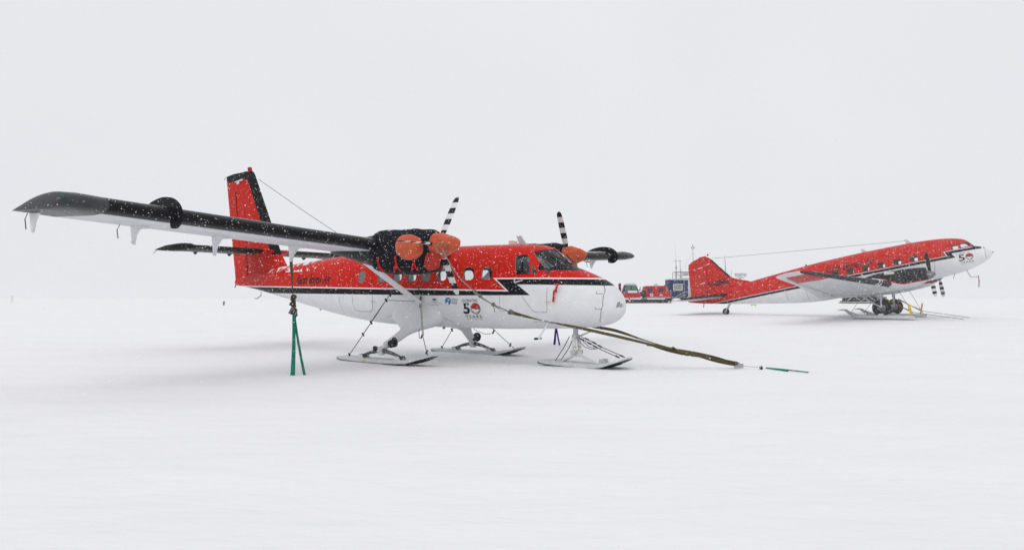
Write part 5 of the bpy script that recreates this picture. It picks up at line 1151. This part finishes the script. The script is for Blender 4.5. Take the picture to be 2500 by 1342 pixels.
# orange marker post
mk = tag(MB().tube([(0, 0, -0.1), (0, 0, 0.85), (0, 0, 0.9)], [0.09, 0.09, 0.03], 10).build('marker_post', mat('orange_plastic', (0.75, 0.09, 0.02), 0.5)), 'short orange marker post standing in front of the groomer tracks', 'marker post'); mk.location = (15.0, 97, ground_z(97))
# loaded sled far behind the transport plane
sl = thing('cargo_sled', 'low cargo sled with a netted dark load far behind the transport plane wheels', 'sled', (44.6, 96.0, ground_z(96)))
for dy in (-0.8, 0.8): MB().prism([(-2.9, 0.02), (2.6, 0.0), (3.0, 0.22), (2.9, 0.24), (2.5, 0.10), (-2.9, 0.12)], dy - 0.12, dy + 0.12, 0, lambda s, y, z: (s, y, z)).build('runner', M_dkgrey, sl)
MB().box((0, 0, 0.24), (5.4, 2.0, 0.14)).build('deck', M_dkgrey, sl)
rnd = random.Random(4)
for k in range(7): MB().box((-2.2 + 0.72 * k, rnd.uniform(-.1, .1), 0.50 + rnd.uniform(0.0, 0.12)), (0.68, 1.6, rnd.uniform(0.5, 0.75)), Matrix.Rotation(rnd.uniform(-.06, .06), 3, 'Z')).build('load_crate', M_dkgrey if k % 3 else M_cable, sl, bevel=0.03)
for k in range(3): MB().tube([(-2.6 + 1.8 * k, -1.0, 0.3), (-1.8 + 1.8 * k, -1.0, 0.95), (-0.9 + 1.8 * k, -1.0, 0.3)], 0.045, 6).build('load_brace', M_lgrey, sl)
# small markers
fm = thing('marker_flag', 'small bright green marker flag on a short stake in the open snow behind the wing', 'marker flag', ((546 - 1250) / F_PX * 84, 84, ground_z(84)))
MB().tube([(0, 0, -0.1), (0, 0, 0.50)], 0.02, 6).build('stake', M_grey, fm)
MB().ribbon([(0.0, 0.03, 0.50), (0.03, 0.05, 0.35), (-0.01, 0.04, 0.2), (0.02, 0.03, 0.05)], 0.20, 0.02, Vector((1, 0, 0))).build('flag', mat('flag_green', (0.02, 0.32, 0.06), 0.7), fm)
gt = thing('trestle', 'low bright green trestle on the snow behind the transport plane belly', 'trestle', ((1840 - 1250) / F_PX * 78, 78, ground_z(78)))
MB().box((0, 0, 0.24), (0.48, 0.3, 0.09)).build('top', mat('lime_green', (0.25, 0.55, 0.03), 0.6), gt, bevel=0.01)
for x in (-0.2, 0.2): MB().tube([(x, 0, 0.2), (x, 0, -0.03)], 0.02, 6).build('leg', M_lgrey, gt)
ps = tag(MB().tube([(0, 0, -0.1), (0.02, 0, 0.45), (0.05, 0, 0.9)], 0.025, 6).build('marker_pole', M_grey), 'thin dark marker pole standing alone in the far empty snow', 'marker pole'); ps.location = ((29 - 1250) / F_PX * 105, 105, ground_z(105))
# drift piled by the hut steps
dm = []; nx_, ny_ = 26, 10; vv = []; ff = []
for j in range(ny_ + 1):
    for i in range(nx_ + 1):
        x = -2.6 + 5.2 * i / nx_; y = -1.3 + 2.6 * j / ny_; r_ = max(0.0, 1 - (x / 2.6) ** 2) * max(0.0, 1 - (y / 1.3) ** 2)
        vv.append((x, y, -0.06 + 0.75 * r_ ** 0.8 * (0.75 + 0.35 * noise.noise(Vector((x * 0.9, y, 2.0))))))
for j in range(ny_):
    for i in range(nx_): ff.append((j * (nx_ + 1) + i, j * (nx_ + 1) + i + 1, (j + 1) * (nx_ + 1) + i + 1, (j + 1) * (nx_ + 1) + i))
dr_ = MB().add(vv, ff).build('snow_drift', M_snow, None, 180, fixn=False); dr_.location = (21.6, DY - 1.2, DZ); tag(dr_, kind='structure')

# ================================================================== blowing snow in the air, and the haze it makes
rng = np.random.default_rng(3)
M_flake = bpy.data.materials.new('snowflake'); M_flake.use_nodes = True; t_ = M_flake.node_tree; t_.nodes.clear()   # flakes let as much light through as they reflect
fo_ = t_.nodes.new('ShaderNodeOutputMaterial'); fd_ = t_.nodes.new('ShaderNodeBsdfDiffuse'); ft_ = t_.nodes.new('ShaderNodeBsdfTranslucent'); fm_ = t_.nodes.new('ShaderNodeMixShader')
fd_.inputs['Color'].default_value = (0.96, 0.96, 0.97, 1); ft_.inputs['Color'].default_value = (0.96, 0.96, 0.97, 1)
t_.links.new(fd_.outputs[0], fm_.inputs[1]); t_.links.new(ft_.outputs[0], fm_.inputs[2]); t_.links.new(fm_.outputs[0], fo_.inputs['Surface'])
def flake_points(lo, hi, count, smin, smax):
    c = rng.uniform(lo, hi, (count, 3)); 
    keep = c[:, 2] > np.array([ground_z(y) for y in c[:, 1]]) + 0.05; c = c[keep]; n = len(c)
    ang = np.arange(6) * math.pi / 3; base = np.stack([np.cos(ang), np.sin(ang), np.zeros(6)], -1)       # six-sided plates
    sz = rng.uniform(smin, smax, (n, 1)) * np.stack([rng.uniform(1.2, 2.0, n), rng.uniform(0.6, 1.1, n), np.ones(n)], -1)
    p = base[None] * sz[:, None, :]
    ax_ = rng.normal(0, 1, (n, 3)); ax_[:, 0] += 2.2; ax_ /= np.linalg.norm(ax_, axis=1, keepdims=True)
    bx_ = np.cross(ax_, rng.normal(0, 1, (n, 3))); bx_ /= np.linalg.norm(bx_, axis=1, keepdims=True)
    p = p[..., 0:1] * ax_[:, None, :] + p[..., 1:2] * bx_[:, None, :] + c[:, None, :]
    return p
def flakes(name, p):
    n = len(p); me = bpy.data.meshes.new(name); me.vertices.add(6 * n); me.vertices.foreach_set('co', p.reshape(-1))
    me.loops.add(6 * n); me.loops.foreach_set('vertex_index', np.arange(6 * n, dtype=np.int32)); me.polygons.add(n)
    me.polygons.foreach_set('loop_start', (6 * np.arange(n)).astype(np.int32)); me.polygons.foreach_set('loop_total', np.full(n, 6, np.int32)); me.update(calc_edges=True); me.validate()
    me.materials.append(M_flake)
    o = link(name, me, None, 0); tag(o, 'fine snowflakes blowing through the air', 'snowfall', kind='stuff'); return o
flakes('blowing_snow', np.concatenate([flake_points((-13, 5.5, 0.0), (13, 19, 7.5), 100000, 0.0024, 0.005), flake_points((9, 19, 0.0), (38, 50, 8.0), 190000, 0.0025, 0.0052)]))

hz = MB().box((0, 420, 5.2), (1960, 1080, 13.6)).build('haze', [], None, 0); tag(hz, 'thin white haze of blown snow filling the air', 'haze', kind='stuff')
hm_ = bpy.data.materials.new('haze_volume'); hm_.use_nodes = True; t_ = hm_.node_tree; t_.nodes.clear()
ho = t_.nodes.new('ShaderNodeOutputMaterial'); pv = t_.nodes.new('ShaderNodeVolumePrincipled'); pv.inputs['Color'].default_value = (0.96, 0.965, 0.975, 1); pv.inputs['Density'].default_value = 0.0006; pv.inputs['Anisotropy'].default_value = 0.2
t_.links.new(pv.outputs[0], ho.inputs['Volume']); hz.data.materials.append(hm_)
